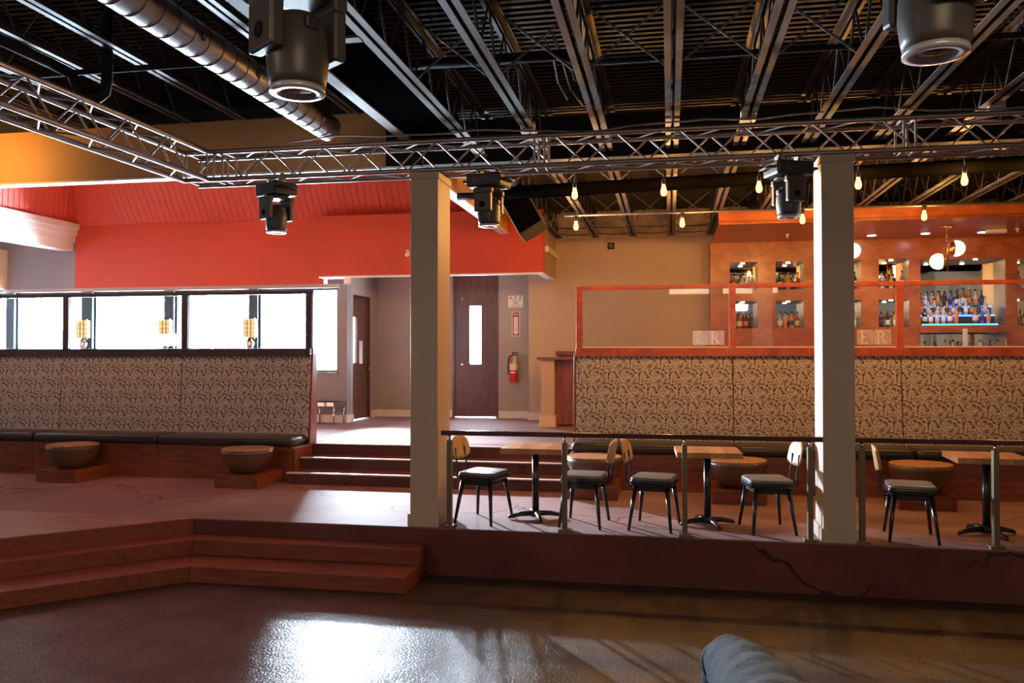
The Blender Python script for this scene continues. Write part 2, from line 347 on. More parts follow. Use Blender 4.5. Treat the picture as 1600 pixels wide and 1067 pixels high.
def rbox(b,x0,x1,y0,y1,z0,z1,r,n=4,rt=None):
    """soft cushion: rounded plan and rounded top edge"""
    rt=rt or min(r,(z1-z0)*.45); loops=[]
    def ring(ins,z):
        o=[];rr=max(r-ins,.002)
        for cx,cy,a0 in ((x1-r,y1-r,0),(x0+r,y1-r,90),(x0+r,y0+r,180),(x1-r,y0+r,270)):
            for i in range(n+1):
                a=R(a0+90*i/n); o.append((cx+rr*math.cos(a),cy+rr*math.sin(a),z))
        return o
    for i in range(n+1):
        a=R(-90+90*i/n); loops.append(ring(rt*(1-math.cos(a)),z0+rt+rt*math.sin(a)))
    for i in range(n+1):
        a=R(90*i/n); loops.append(ring(rt*(1-math.cos(a)),z1-rt+rt*math.sin(a)))
    m=len(loops[0]); vs=[p for l in loops for p in l]; fs=[]
    for k in range(len(loops)-1):
        for i in range(m): fs.append((k*m+i,k*m+(i+1)%m,(k+1)*m+(i+1)%m,(k+1)*m+i))
    b.add(vs,fs,True); b.add(loops[0],[tuple(range(m))[::-1]],True); b.add(loops[-1],[tuple(range(m))],True); return b

# ================================================================ SETTING
PZ=.46; UZ=.91
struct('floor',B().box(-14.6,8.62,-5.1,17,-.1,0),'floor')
struct('platform',B().box(-14.5,8.5,7.96,11.3,-.002,PZ),'conc'); struct('platform_riser',B().box(-5.2,8.5,7.945,7.961,-.002,PZ-.012),'concshade')  # thin riser sheet carries the unlit front's shade in its colour
struct('stage_deck',B().prism([(-4.9,7.955),(-14.5,7.955),(-14.5,-1.65)],0,PZ+.004),'deckwood')
struct('stage_fascia',B().prism([(-4.9,7.955),(-14.4,-1.545),(-14.4,-1.585),(-4.88,7.935)],.3,PZ+.002),'stepwood')
st=sempty('front_steps',(-4.5,7.25,0))
for c0,y0,z0,z1 in ((11.75,7.25,0,.153),(12.4,7.68,.153,.307)):
    obj('step',B().prism([(y0-c0,y0),(-2.36,y0),(-2.36,7.948),(-4.905,7.948)],z0,z1),'stepwood',st,False,.006)
    obj('step',B().prism([(y0-c0,y0),(-4.91,7.948),(-14.4,-1.54),(-14.4,-14.4+c0)],z0,z1),'stepwood',st,False,.006)
b=B().box(-14.5,-5.02,11.3,16.9,0,UZ).box(-1.24,8.5,11.3,16.9,0,UZ).box(-5.02,-1.24,11.55,16.9,0,UZ)
struct('upper_floor',b,'conc')
us=sempty('upper_steps',(-3,10.3,PZ))
for y,z in ((10.3,.61),(10.74,.76),(11.15,.91)):
    s_=obj('step',B().box(-4.99,-1.26,y,11.56,z-.15,z),'concshade',us)
    obj('step_edge_glare',B().box(-4.99,-1.26,y-.012,y+.05,z-.012,z+.004),'white' if z<.9 else 'tan',us)  # pale strip paints window glare onto the worn glossy edge
# --- enclosing walls out of view
struct('wall_left',B().box(-14.62,-14.5,-5,14.88,0,6.2),'grey')
struct('wall_right',B().box(8.5,8.62,-5,16.9,0,6.2),'tan')
struct('wall_front',B().box(-14.6,8.62,-5.12,-5,0,6.2),'grey')
# --- window wall
WY=14.7; piers=[(-13.24,-13.05),(-11.511,-11.267),(-9.692,-9.485),(-7.905,-7.72)]
wins=[(-14.4,-13.24),(-13.05,-11.511),(-11.267,-9.692),(-9.485,-7.905),(-7.72,-6.114)]
ZS,ZH=1.85,3.43
struct('wall_back_window',holed(-14.5,-5.92,UZ,3.5,WY,WY+.18,[(-14.4,-6.114,ZS,ZH)]),'grey')
for i,(a,c) in enumerate(wins):
    e=sempty('window_%d'%(i+1),(a,WY,ZS))
    f=B().box(a,a+.035,WY+.05,WY+.12,ZS,ZH).box(c-.035,c,WY+.05,WY+.12,ZS,ZH).box(a,c,WY+.05,WY+.12,ZS,ZS+.04).box(a,c,WY+.05,WY+.12,ZH-.04,ZH)
    obj('window_frame',f,'teal',e); obj('window_pane',B().box(a+.035,c-.035,WY+.08,WY+.088,ZS+.04,ZH-.04),'winglass',e)
for i,(a,c) in enumerate(piers):
    struct('trim_%d'%(i+1),B().box(a,c,WY-.02,WY+.16,ZS,ZH),'teal')
struct('trim_5',B().box(-13.05,-6.1,WY-.05,WY,ZS-.05,ZS),'grey'); struct('trim_6',B().box(-13.3,-6.05,WY-.03,WY,ZH,3.5),'greige')
struct('wall_pilaster',B().box(-14.5,-13.235,WY-.25,WY,3.5,4.3),'cream')
# --- orange vault
struct('wall_back_orange',B().box(-11.66,-6.38,WY-.02,WY+.16,3.5,4.74),'orange')
struct('wall_back_grey',B().box(-14.5,-11.66,WY,WY+.16,3.5,6.2),'grey')
def corrug(A,Bv,along,pitch,h,nrm,duty=.5):
    """corrugated sheet: origin A, across vector Bv (sheet width), ridge vector along"""
    A=Vector(A);Bv=Vector(Bv);along=Vector(along);nrm=Vector(nrm).normalized(); L=Bv.length; u=Bv/L; n=int(L/pitch); b=B(); vs=[];fs=[]
    prof=[]
    for i in range(n):
        x=i*pitch; prof+=[(x,0),(x+pitch*duty*.9,0),(x+pitch*duty,h),(x+pitch*.95,h)]
    prof.append((L,0))
    for x,z in prof:
        p=A+u*x+nrm*z; vs+=[p,p+along]
    for i in range(len(prof)-1): fs.append((2*i,2*i+2,2*i+3,2*i+1))
    return b.add(vs,fs)
struct('ceiling_orange_slope',corrug((-11.66,WY,4.73),(8.86,0,0),(0,-.9,1.35),.13,.007,(0,1,.66)),'orange')
struct('ceiling_orange_side',corrug((-11.66,WY,4.73),(0,-5.4,0),(.6,-.62,1.3),.13,.01,(-1,0,.4)),'orange')
struct('ceiling_orange',B().box(-14.5,-2.95,9.5,13.82,6.06,6.2),'orange')
cb=sempty('crown_beam',(-11.7,9.5,4.23))
for x,z0,z1 in ((-11.72,4.25,4.42),(-11.67,4.42,4.55),(-11.62,4.55,4.66),(-11.57,4.66,4.78)):
    obj('moulding',B().box(-12.0,x,9.5,WY-.003,z0,z1),'white',cb)
# --- bulkhead over the entry
BY=14.46
struct('wall_bulkhead',B().box(-6.38,-2.17,BY,BY+.12,3.625,4.74),'orange')
struct('trim_7',B().box(-6.38,-2.17,BY-.003,BY+.125,3.6,3.626),'white')
struct('wall_bulkhead_return',B().box(-2.3,-2.165,BY+.12,15.95,3.625,4.74),'tan')
struct('trim_8',B().box(-2.3,-2.165,BY+.12,15.95,3.6,3.626),'white')
struct('wall_bulkhead_left',B().box(-6.38,-6.1,BY+.12,WY,3.625,4.74),'orange')
struct('trim_9',B().box(-6.38,-6.0,BY+.12,WY+.02,3.6,3.626),'white')
struct('light_block_back',B().box(-14.6,8.62,16.9,17.0,3.6,6.4),'black'); struct('light_block_roof',B().box(-14.6,8.62,-5.1,17,6.3,6.4),'black'); struct('light_block_bulkhead',B().box(-6.38,-2.165,BY+.1,16.9,4.7,4.74),'orange')  # unseen slabs added to stop sky light leaking in
struct('ceiling_entry',B().box(-6.4,-2.1,BY+.12,16.6,4.0,4.1),'white')
# --- entry walls
struct('wall_entry_left',holed(14.885,16.5,UZ,4.0,0,.14,[(15.0,15.95,UZ,3.33)]),'greige').matrix_basis=Matrix.Translation((-5.92,0,0))@Matrix.Rotation(R(90),4,'Z')
EY=16.33
struct('wall_entry_back',holed(-6.1,-2.69,UZ,4.0,EY,EY+.14,[(-4.31,-3.37,UZ,3.78)]),'greige')
struct('wall_back',B().box(-2.69,.9,15.95,16.47,UZ,4.38),'tan')
struct('wall_back_upper',B().box(-2.9,8.5,15.98,16.4,4.38,4.93),'rough')
struct('wall_back_bar',B().box(.9,8.5,16.2,16.47,UZ,4.38),'tan')
def door(n,label,x0,x1,z0,z1,win,mat_basis=None):
    e=sempty('door_%d'%n); tag(e,label)
    parts=[]
    parts.append(obj('door_leaf',holed(x0+.05,x1-.05,z0+.02,z1,-.0,.05,[win]),'doorwood',e))
    parts.append(obj('door_jamb',B().box(x0,x0+.05,-.03,.12,z0,z1+.04).box(x1-.05,x1,-.03,.12,z0,z1+.04).box(x0,x1,-.03,.12,z1,z1+.06),'doorwood',e))
    parts.append(obj('door_glass',B().box(win[0],win[1],.02,.028,win[2],win[3]),'winglass',e))
    return e
d1=door(1,'dark wooden entry door with a narrow upright window',-4.31,-3.37,UZ,3.76,(-3.96,-3.73,1.99,3.16)); d1.location=(0,EY+.02,0)
for z in (3.3,1.98): obj('door_stud',B().lathe([(.025,0),(.02,-.02)],10,(-4.12,-.001,z),'y'),'chrome',d1,True)
d2=door(2,'dark wooden side door with slim glass panel',15.0,15.95,UZ,3.3,(15.12,15.3,2.02,2.9)); d2.matrix_basis=Matrix.Translation((-5.96,0,0))@Matrix.Rotation(R(90),4,'Z')
obj('notice_panel',B().box(15.4,15.58,-.012,-.004,2.0,2.45),'signwhite',d2,True); obj('door_knob',B().lathe([(.0,-.09),(.03,-.08),(.035,-.06),(.015,-.04),(.015,0)],12,(15.78,0,1.9),'y'),'chrome',d2,True)
struct('baseboard_entry_back',B().box(-5.9,-4.32,EY-.02,EY,UZ,UZ+.14).box(-3.36,-2.69,EY-.02,EY,UZ,UZ+.14),'white')
struct('baseboard_entry_left',B().box(-5.92,-5.895,14.66,14.99,UZ,UZ+.14).box(-5.92,-5.895,15.96,16.33,UZ,UZ+.14),'white')
struct('baseboard_back',B().box(-2.71,-1.6,15.93,15.95,UZ,UZ+.14),'white')
struct('baseboard_window',B().box(-13.2,-5.9,WY-.02,WY,UZ,UZ+.14),'white')
# --- cream fascia beams round the vault
GY=9.4
struct('wall_fascia',B().box(-14.5,-2.82,GY,GY+.12,4.40,5.06),'fascia'); struct('trim_10',B().box(-14.5,-2.81,GY-.012,GY+.132,4.375,4.40),'white')
struct('wall_fascia_upper',B().box(-14.5,-2.82,GY+.02,GY+.12,5.06,6.2),'black')
struct('trim_11',B().box(-14.5,-2.9,GY-.03,GY+.02,5.06,5.2),'deck')
struct('wall_fascia_side',B().box(-2.95,-2.82,GY+.12,BY,4.345,4.95),'fascia'); struct('trim_12',B().box(-2.965,-2.8,GY+.13,BY-.002,4.32,4.345),'white')
struct('wall_fascia_side_upper',B().box(-2.95,-2.82,GY+.12,14.8,4.95,6.2),'black')
# --- roof decks
ZB,ZD=4.42,4.93
LB,LD=5.04,5.52
RX=-3.3
def roofdeck(name,x0,x1,y0,y1,z):
    b=corrug((x0,y0,z),(0,y1-y0,0),(x1-x0,0,0),.105,.04,(0,0,1),.45); b.box(x0,x1,y0,y1,z+.06,z+.1); return struct(name,b,'deck')
roofdeck('ceiling',RX,8.5,-5,16,ZD); roofdeck('ceiling_left',-14.5,RX,-5,9.45,LD)
struct('wall_roof_step',B().box(RX-.05,RX,-5,9.4,ZD,LD+.1),'black')

# ================================================================ BAR
BYF=15.5
def nrect(x0,x1,y0,y1):
    a=gy(x0,y0,BYF); c=gy(x1,y1,BYF); return (a.x,c.x,c.z,a.z)
smallU=[nrect(1140,1184,410,453),nrect(1212,1256,409,452),nrect(1292,1346,407,451),nrect(1373,1421,405,450)]
smallL=[nrect(1140,1184,471,513),nrect(1212,1256,470,512),nrect(1292,1346,469,511),nrect(1373,1421,468,511)]
big=nrect(1438,1572,405,508); low=nrect(1438,1572,520,575)
n1=nrect(1590,1640,404,449); n2=nrect(1590,1640,465,508)
niches=smallU+smallL+[n1,n2]; CZ=4.2; BL=.76
bar=sempty('wall_bar',(BL,BYF,UZ)); tag(bar,'orange-brown veneered back bar wall with square mirrored niches')
obj('veneer_panel',holed(BL,7.6,UZ,CZ,BYF,BYF+.04,niches+[big,low]),'barwood',bar); obj('end_panel',B().box(BL-.03,BL,BYF,15.95,UZ,CZ),'barwood',bar)
for q in niches+[big,low]:
    dp=.45 if q not in (big,low) else .55
    x0,x1,z0,z1=q; t_=.02
    obj('niche_lining',B().box(x0-t_,x0,BYF+.04,BYF+dp,z0-t_,z1+t_).box(x1,x1+t_,BYF+.04,BYF+dp,z0-t_,z1+t_).box(x0,x1,BYF+.04,BYF+dp,z0-t_,z0).box(x0,x1,BYF+.04,BYF+dp,z1,z1+t_),'liner',bar)
    obj('mirror',B().box(x0,x1,BYF+dp-.01,BYF+dp+.005,z0,z1),'mirror',bar)
    if q is not low: 
        for k in ((.5,) if q is not big else (.25,.7)):
            obj('niche_light',B().lathe([(.035,0),(.035,-.01)],12,(x0+(x1-x0)*k,BYF+.2,z1)),'puck',bar)
obj('ledge',B().box(low[0]-.02,low[1]+.02,BYF-.06,BYF+.5,low[3],big[2]-.03),'barwood',bar)
b=B().box(BL,7.6,13.35,BYF+.45,CZ,CZ+.03).box(BL,7.6,13.33,13.37,CZ,CZ+.2)
struct('bar_canopy',b,'barwood'); 
for k,(px,py) in enumerate(((1362,367),(1446,364),(1535,362))):
    p=gz(px,py,CZ); e=thing('recessed_downlight','round recessed downlight in the bar canopy, %s from the column'%('first','second','third')[k],'light',(p.x,p.y,CZ),0,'downlights in the bar canopy')
    obj('trim_ring',B().lathe([(.085,-.002),(.085,-.012),(.07,-.012)],20),'lensring',e,True); obj('diffuser',B().lathe([(.066,-.004),(.066,-.014)],20),'down',e,True)
    spot('downlight_beam',(p.x,p.y,CZ-.03),(p.x,p.y+.6,0),35,(.85,.85,1),100,.8,.05)
# counter in front of mirror + LED shelf tiers
struct('bar_counter',B().box(BL+.3,7.6,14.9,BYF-.005,2.02,2.09),'redwood'); struct('bar_counter_front',B().box(BL+.35,7.6,15.0,15.04,UZ,2.02),'redwood')
led=thing('bottle_riser','stepped bottle shelf glowing blue in the wide bar niche','shelf',((big[0]+big[1])/2,BYF+.2,big[2]))
tiers=[(BYF+.02,.0),(BYF+.17,.16),(BYF+.32,.32)]
for y,h in tiers:
    s_=obj('shelf_step',B().box(big[0]+.02,big[1]-.12,y,y+.16,big[2],big[2]+h+.03),'blacksoft',led); obj('led_strip',B().box(big[0]+.02,big[1]-.12,y-.008,y,big[2]+h+.005,big[2]+h+.03),'led',s_)
# bottles
def bprof(kind,h):
    if kind==0: return [(.034,0),(.037,.01),(.037,h*.6),(.03,h*.68),(.013,h*.76),(.013,h*.94),(.016,h*.95),(.016,h)]
    if kind==1: return [(.042,0),(.045,.01),(.045,h*.55),(.038,h*.63),(.014,h*.7),(.014,h*.9),(.018,h*.9),(.018,h)]
    if kind==2: return [(.03,0),(.04,.02),(.05,h*.3),(.045,h*.5),(.016,h*.65),(.014,h*.92),(.02,h*.92),(.02,h)]
    return [(.036,0),(.038,.02),(.032,h*.35),(.035,h*.55),(.014,h*.72),(.012,h*.95),(.016,h*.95),(.016,h)]
proto={}
KN=['straight-shouldered','squat','round-bellied','waisted']; CN=['amber','clear','green','dark','golden','blue']; LN=['cream','white','orange','black']
used_b=set()
def bottle(x,y,z,kind,c,l,h,where,grp):
    n_=0
    while (kind,c,l,where) in used_b and n_<90:
        n_+=1; l=(l+1)%4
        if n_%4==0: c=(c+1)%6
        if n_%24==0: kind=(kind+1)%4
    used_b.add((kind,c,l,where))
    k=(kind,c,l,round(h,2),where)
    lab='%s %s bottle with %s label %s'%(KN[kind],CN[c],LN[l],where)
    if k in proto: return dup(proto[k],(x,y,z),random.uniform(0,6),lab,grp)
    e=thing('bottle',lab,'bottle',(x,y,z),0,grp); e.name='bottle'
    pf=bprof(kind,h); obj('glass_body',B().lathe(pf[:-2],12),BOT[c],e,True); obj('cap',B().lathe([(pf[-1][0],h*.9),(pf[-1][0],h)],10),random.choice(['black','brass','blacksoft']),e,True)
    r=max(p[0] for p in pf)+.001; obj('paper_label',B().lathe([(r*.97,h*.16),(r,h*.17),(r,h*.44),(r*.97,h*.45)],12),LAB[l],e,True)
    proto[k]=e; return e
for ti,(y,h) in enumerate(tiers):
    n=11
    for i in range(n):
        x=big[0]+.09+i*(big[1]-big[0]-.33)/(n-1)+random.uniform(-.003,.003)
        if ti==0 and i in (6,7): continue
        bottle(x,y+.08,big[2]+h+.031,random.randrange(4),random.choice([0,1,1,3,4,5,2]),random.randrange(4),random.choice([.28,.3,.33]),'on the %s tier of the blue-lit shelf'%('front','middle','rear')[ti],'bottles on the %s tier of the blue-lit shelf'%('front','middle','rear')[ti])
wh=['in the niche beside the tan wall','in the second niche from the tan wall','in the niche behind the column','in the niche next to the blue-lit shelf']
for ri,(lst,rn) in enumerate(((smallU,'upper'),(smallL,'lower'))):
    for qi,q in enumerate(lst):
        for i in range(4 if ri else 3):
            n=4 if ri else 3
            bottle(q[0]+.08+i*(q[1]-q[0]-.16)/(n-1),BYF+.15+.06*(i%2),q[2]+.001,[0,2,0,1,3,0,2,1][(i+qi)%8],[0,4,3,1,0,4,1,3][(i*3+qi*2+ri)%8],(i+qi)%4,.3 if ri else .32,'%s, %s row'%(wh[qi],rn),'bottles in the small niches, %s row'%rn)
for i in range(3): bottle(n2[0]+.06+i*.12,BYF+.18,n2[2]+.001,[1,0,3][i],[1,0,3][i],[2,1,0][i],.3,'in the niche past the blue-lit shelf, lower row','bottles in the small niches, lower row')
for i in range(2): bottle(n1[0]+.08+i*.14,BYF+.18,n1[2]+.001,[0,2][i],1,1,.3,'in the niche past the blue-lit shelf, upper row','bottles in the small niches, upper row')
# tap tower and glasses on the counter
e=thing('beer_tap','white beer tap handle on a chrome column standing on the bar counter','tap',(4.9,15.2,2.09)); obj('column',B().lathe([(.05,0),(.05,.02),(.025,.03),(.025,.2)],14),'chrome',e,True); obj('tap_handle',B().box(-.035,.035,-.02,.02,.2,.52),'signwhite',e,True,.008); obj('spout',B().tube([(0,0,.16),(0,-.1,.16),(0,-.12,.1)],.012,8),'chrome',e,True)
for i,x in enumerate((4.45,4.6,4.72,5.15,5.3,5.42,5.55)):
    bottle(x,15.25,2.09,i%4,[3,0,4,1][i%4],i%4,.34,'on the bar counter under the blue-lit shelf','bottles on the bar counter')
tag(obj('napkin_tray',B().box(5.75,6.4,15.1,15.3,2.09,2.2),'chrome',None,False,.01),'long steel tray on the bar counter past the bottles','tray')
# globe pendants
def pendant(x,y,label):
    e=thing('globe_pendant',label,'lamp',(x,y,CZ),0,None)
    obj('ceiling_rose',B().lathe([(.07,0),(.11,-.01),(.11,-.03),(.02,-.04)],20),'brass',e,True); obj('stem',B().tube([(0,0,-.03),(0,0,-.72)],.012,8),'brass',e,True)
    for dx,dz in ((.13,-.36),(-.14,-.56)):
        g=obj('globe',B().lathe([(.015,-.125)]+[(.125*math.sin(a),-.125*math.cos(a)) for a in [PI*i/12 for i in range(1,12)]]+[(.015,.125)],20,(dx,0,dz)),'globe',e,True)
        k=.128; s_=1 if dx<0 else -1
        obj('half_shade',B().lathe([(k*math.sin(a)+.001,s_*k*math.cos(a)) for a in [PI*i/16 for i in range(0,7)]],18,(dx,0,dz),'x'),'brass',g,True)
        obj('arm',B().tube([(0,0,dz),(dx*.2,0,dz)],.01,8),'brass',e,True)
    return e
pendant(4.3,14.1,'brass pendant with two glowing globes hanging before the blue-lit shelf')
pendant(2.76,14.1,'brass pendant with two glowing globes hanging behind the column')
p=gz(1556,358,CZ); tag(obj('emergency_light',B().box(p.x-.15,p.x+.15,p.y-.06,p.y+.06,CZ-.07,CZ-.001),'white',None,False,.015),'small white emergency light box under the bar canopy','light')
for px,py,lb in ((1230,366,'small white sprinkler head under the canopy beside the column'),(1590,357,'small white sprinkler head under the canopy by the emergency light')):
    p=gz(px,py,CZ); tag(obj('sprinkler_head',B().lathe([(.035,0),(.03,-.015),(.012,-.02),(.012,-.05),(.03,-.055),(.03,-.06)],12,(p.x,p.y,CZ-.001)),'white'),lb,'sprinkler')

# ================================================================ COLUMNS
for x0,x1,y1,lb in ((-2.55,-2.268,8.47,'square beige column at the top of the front steps'),(1.372,1.653,8.42,'square beige column between the two lengths of railing')):
    e=thing('column',lb,'column',((x0+x1)/2,8.2,PZ))
    obj('shaft',B().box(x0,x1,8.0,y1,PZ,4.0),'pillar',e,False,.004); obj('base_trim',B().box(x0-.02,x1+.02,7.975,y1+.02,PZ,PZ+.125),'pillar',e,False,.004); obj('cap',B().box(x0-.012,x1+.012,7.988,y1+.012,3.93,4.0),'pillar',e,False,.004)

# ================================================================ BANQUETTES
def banquette(name,label,x0,x1,seams,endx,yb,ends):
    e=thing(name,label,'banquette',((x0+x1)/2,yb,PZ)); xs=[x0]+seams+[x1]
    for a,c in zip(xs[:-1],xs[1:]):
        obj('base_panel',B().box(a+.004,c-.004,yb,yb+.05,PZ,.915),'redwood',e,False,.004)
        obj('seat_cushion',rbox(B(),a+.004,c-.004,yb-.05,yb+.52,.918,1.05,.07,5,.055),'vinyl',e)
        obj('back_cushion',B().prismx([(yb+.48,.98),(yb+.58,2.185),(yb+.68,2.185),(yb+.68,.98)],a+.003,c-.003),'fabric',e,False,.02)
    obj('bench_core',B().box(x0+.01,x1-.01,yb+.05,yb+.7,PZ,.915).box(x0+.01,x1-.01,yb+.66,yb+.72,PZ,2.18),'redwood',e)
    for x,s_ in ends:
        obj('end_panel',B().prismx([(yb+.02,PZ),(yb+.02,.9),(yb+.5,.9),(yb+.5,1.0),(yb+.6,2.19),(yb+.73,2.19),(yb+.73,PZ)],min(x,x+s_*.03),max(x,x+s_*.03)),'redwood',e,False,.004)
    return e
banquette('banquette','long damask-backed banquette with black seats below the windows',-13.0,-5.03,[-11.03,-9.03,-7.04],-5.0,10.55,[(-5.03,1)])
banquette('banquette','long damask-backed banquette with black seats facing the dining tables',-1.24,6.9,[.81,2.86,4.9],-1.27,10.6,[(-1.24,-1)])
def letterE(b,x,z,h,y0,y1):
    t=h*.11; w=h*.62
    b.box(x+.12*h,x+.12*h+t,y0,y1,z,z+h); b.box(x,x+.12*h,y0,y1,z,z+h*.05); b.box(x,x+.12*h,y0,y1,z+h*.95,z+h)
    for zz in (0,.5,.95): b.box(x+.12*h+t,x+w*(1 if zz!=.5 else .8),y0,y1,z+h*zz,z+h*(zz+.05))
    for zz in (.05,.8): b.prismy([(x+w,z+h*zz),(x+w,z+h*(zz+.15)),(x+w-.05*h,z+h*(zz+(.0 if zz<.5 else .15)))],y0,y1)
def letterR(b,x,z,h,y0,y1):
    t=h*.11; sx=x+.1*h
    b.box(sx,sx+t,y0,y1,z,z+h); b.box(x,sx,y0,y1,z,z+h*.05); b.box(sx+t,sx+t+.1*h,y0,y1,z,z+h*.05); b.box(x,sx,y0,y1,z+h*.95,z+h)
    cx=sx+t+.12*h; cz=z+.73*h; ro=.27*h
    b.box(sx+t,cx,y0,y1,z+h*.95,z+h); b.box(sx+t,cx,y0,y1,cz-ro,cz-ro+.05*h)
    n=10
    for i in range(n):
        a0=-PI/2+PI*i/n; a1=-PI/2+PI*(i+1)/n
        def pt(a,o): 
            r=ro-(0 if o else .05*h+.05*h*math.cos(a)); return (cx+r*math.cos(a),cz+(ro if o else ro-.05*h)*math.sin(a))
        b.prismy([pt(a0,0),pt(a0,1),pt(a1,1),pt(a1,0)],y0,y1)
    b.prismy([(cx-.02*h,cz-ro+.03*h),(cx+.1*h,cz-ro+.03*h),(cx+.42*h,z),(cx+.3*h,z)],y0,y1)
def screen(name,label,xs,y,z0,z1,post,wm,logo_off):
    e=thing(name,label,'partition',(xs[0],y,z0))
    for i,x in enumerate(xs):
        a=x-post/2 if 0<i<len(xs)-1 else (x if i==0 else x-post); obj('post',B().box(a,a+post,y-.035,y+.035,z0,z1),wm,e,False,.003)
    for a,c in zip(xs[:-1],xs[1:]):
        obj('top_rail',B().box(a,c,y-.034,y+.034,z1-.055,z1-.001),wm,e,False,.003); obj('bottom_rail',B().prismx([(y-.105,z0-.04),(y-.105,z0+.07),(y+.034,z0+.075),(y+.034,z0-.004),(y-.082,z0-.004),(y-.082,z0-.04)],a,c),wm,e,False,.003)
        if wm!='backlitframe': obj('glazing_bead',B().box(a+post*.6,c-post*.6,y-.03,y-.02,z0+.075,z0+.087),'white',e)
        g=obj('glass_pane',B().box(a+post*.4,c-post*.4,y-.004,y+.004,z0+.07,z1-.05),'glass',e)
        lx=c-post-logo_off-.40; lz=z0+.11
        obj('etched_emblem',B().box(lx,lx+.19,y-.0062,y-.0052,lz,lz+.185).box(lx+.2,lx+.40,y-.0062,y-.0052,lz,lz+.185),'etch',g)
        lt=B(); letterE(lt,lx+.03,lz+.015,.155,y-.0078,y-.0064); letterR(lt,lx+.225,lz+.015,.155,y-.0078,y-.0064); obj('etched_letters',lt,'frost',g)
        fr=B()
        for u0,u1 in ((lx,lx+.19),(lx+.2,lx+.4)): fr.box(u0,u1,y-.0078,y-.0064,lz,lz+.006).box(u0,u1,y-.0078,y-.0064,lz+.179,lz+.185).box(u0,u0+.006,y-.0078,y-.0064,lz,lz+.185).box(u1-.006,u1,y-.0078,y-.0064,lz,lz+.185)
        obj('etched_border',fr,'frost',g)
    return e
screen('glass_partition','glass screen with its frame coloured as backlit, standing on the banquette below the windows',[-13.0,-11.03,-9.03,-7.04,-5.03],11.2,2.19,3.10,.1,'backlitframe',.03)
screen('glass_partition','red-framed glass screen standing on the banquette in front of the bar',[-1.24,.81,2.86,4.9,6.9],11.25,2.19,3.10,.085,'redframe',.02)

# ================================================================ BOWL TABLES
def bowl_table(x,y,label,r=.335):
    pl=tag(obj('wooden_plinth',B().box(x-.3,x+.3,9.83,10.545,PZ,PZ+.165),'redwood',None,False,.006),label.replace('dark bowl-shaped low table','low red wood plinth'),'plinth')
    e=thing('bowl_table',label,'table',(x,y,PZ+.165))
    pf=[(.15,0),(.2,.02),(.265,.09),(.31,.17),(r,.26),(r,.305)]
    obj('bowl_body',B().lathe(pf,32),'bowlwood',e,True); obj('table_top',B().lathe([(r-.004,.3052),(r-.004,.317),(r-.012,.32)],32),'zebra',e,True)
bowl_table(-8.08,10.16,'dark bowl-shaped low table at the middle of the window banquette')
bowl_table(-5.46,10.13,'dark bowl-shaped low table at the step end of the window banquette')
bowl_table(-.9,10.13,'dark bowl-shaped low table behind the chairs at the damask banquette end')
bowl_table(.78,10.1,'dark bowl-shaped low table behind the second dining table')
bowl_table(2.78,10.1,'dark bowl-shaped low table between the column and the last dining table')

# ================================================================ RAILING
def railing(x0,x1,posts,label):
    e=thing('railing',label,'railing',(x0,8.02,PZ)); obj('handrail',B().box(x0,x1,7.985,8.055,1.37,1.417),'rail',e,False,.006)
    for x in posts:
        p=obj('post',B().box(x-.024,x+.024,7.99,8.05,PZ+.02,1.32),'bronze',e,False,.003)
        obj('base_plate',B().box(x-.06,x+.06,7.965,8.075,PZ,PZ+.028),'bronze',p,False,.003); obj('bracket',B().lathe([(.012,1.32),(.012,1.371)],8,(x,8.02,0)),'chrome',p)
railing(-2.23,1.37,(-2.147,-1.0,.136,1.262),'dark handrail on bronze posts between the two columns')
railing(1.655,6.5,(1.71,2.82,3.95,5.08),'dark handrail on bronze posts beyond the bar-side column')

# ================================================================ DINING FURNITURE
def make_chair(label):
    e=thing('dining_chair',label,'chair',(0,0,0),0,None)
    obj('seat',rbox(B(),-.205,.205,-.22,.22,.465,.512,.07,5,.022),'seat',e,True); obj('seat_band',rbox(B(),-.21,.21,-.225,.225,.428,.49,.07,5,.02),'legm',e,True); obj('seat_frame',B().box(-.165,.165,-.18,.18,.375,.428),'legm',e,True,.008)
    for sx in (-1,1):
        for sy in (-1,1): obj('leg',B().tube([(sx*.155,sy*.175,.42),(sx*.205,sy*.255,0)],[.024,.014],8),'legm',e,True)
    for sy in (-1,1): obj('back_support',B().tube([(-.15,sy*.1,.4),(-.235,sy*.1,.405),(-.265,sy*.1,.45),(-.258,sy*.1,.56),(-.275,sy*.1,.63),(-.285,sy*.1,.74)],.0095,8),'legm',e,True)
    vs=[];fs=[];N=8;Q=8
    for k,off in ((0,0),(1,.016)):
        for i in range(Q+1):
            for j in range(N+1):
                v=i/Q; u=j/N*2-1; wd=.19*(1-.10*v)*(1-.22*(abs(v-.5)*2)**5); y=u*wd
                z=.625+.235*v-.03*abs(u)**4*(1 if v>.5 else -1)*abs(v-.5)*2
                x=-.272-.035*v-.03*(1-u*u)-off; vs.append((x+.02,y,z))
    n=(Q+1)*(N+1)
    for k in (0,1):
        for i in range(Q):
            for j in range(N):
                a=k*n+i*(N+1)+j; q=(a,a+1,a+N+2,a+N+1); fs.append(q if k else q[::-1])
    def g(i,j): return i*(N+1)+j
    edge=[g(0,j) for j in range(N)]+[g(i,N) for i in range(Q)]+[g(Q,N-j) for j in range(N)]+[g(Q-i,0) for i in range(Q)]
    for a,c in zip(edge,edge[1:]+edge[:1]): fs.append((a,c,c+n,a+n))
    obj('backrest',B().add(vs,fs,True),'ply',e,True)
    return e
c0=make_chair('grey-seated dining chair beside the front-step column'); c0.location=(-1.89,8.43,PZ); c0.rotation_euler.z=R(-14)
GR='dining chairs along the railing'; c0['group']=GR
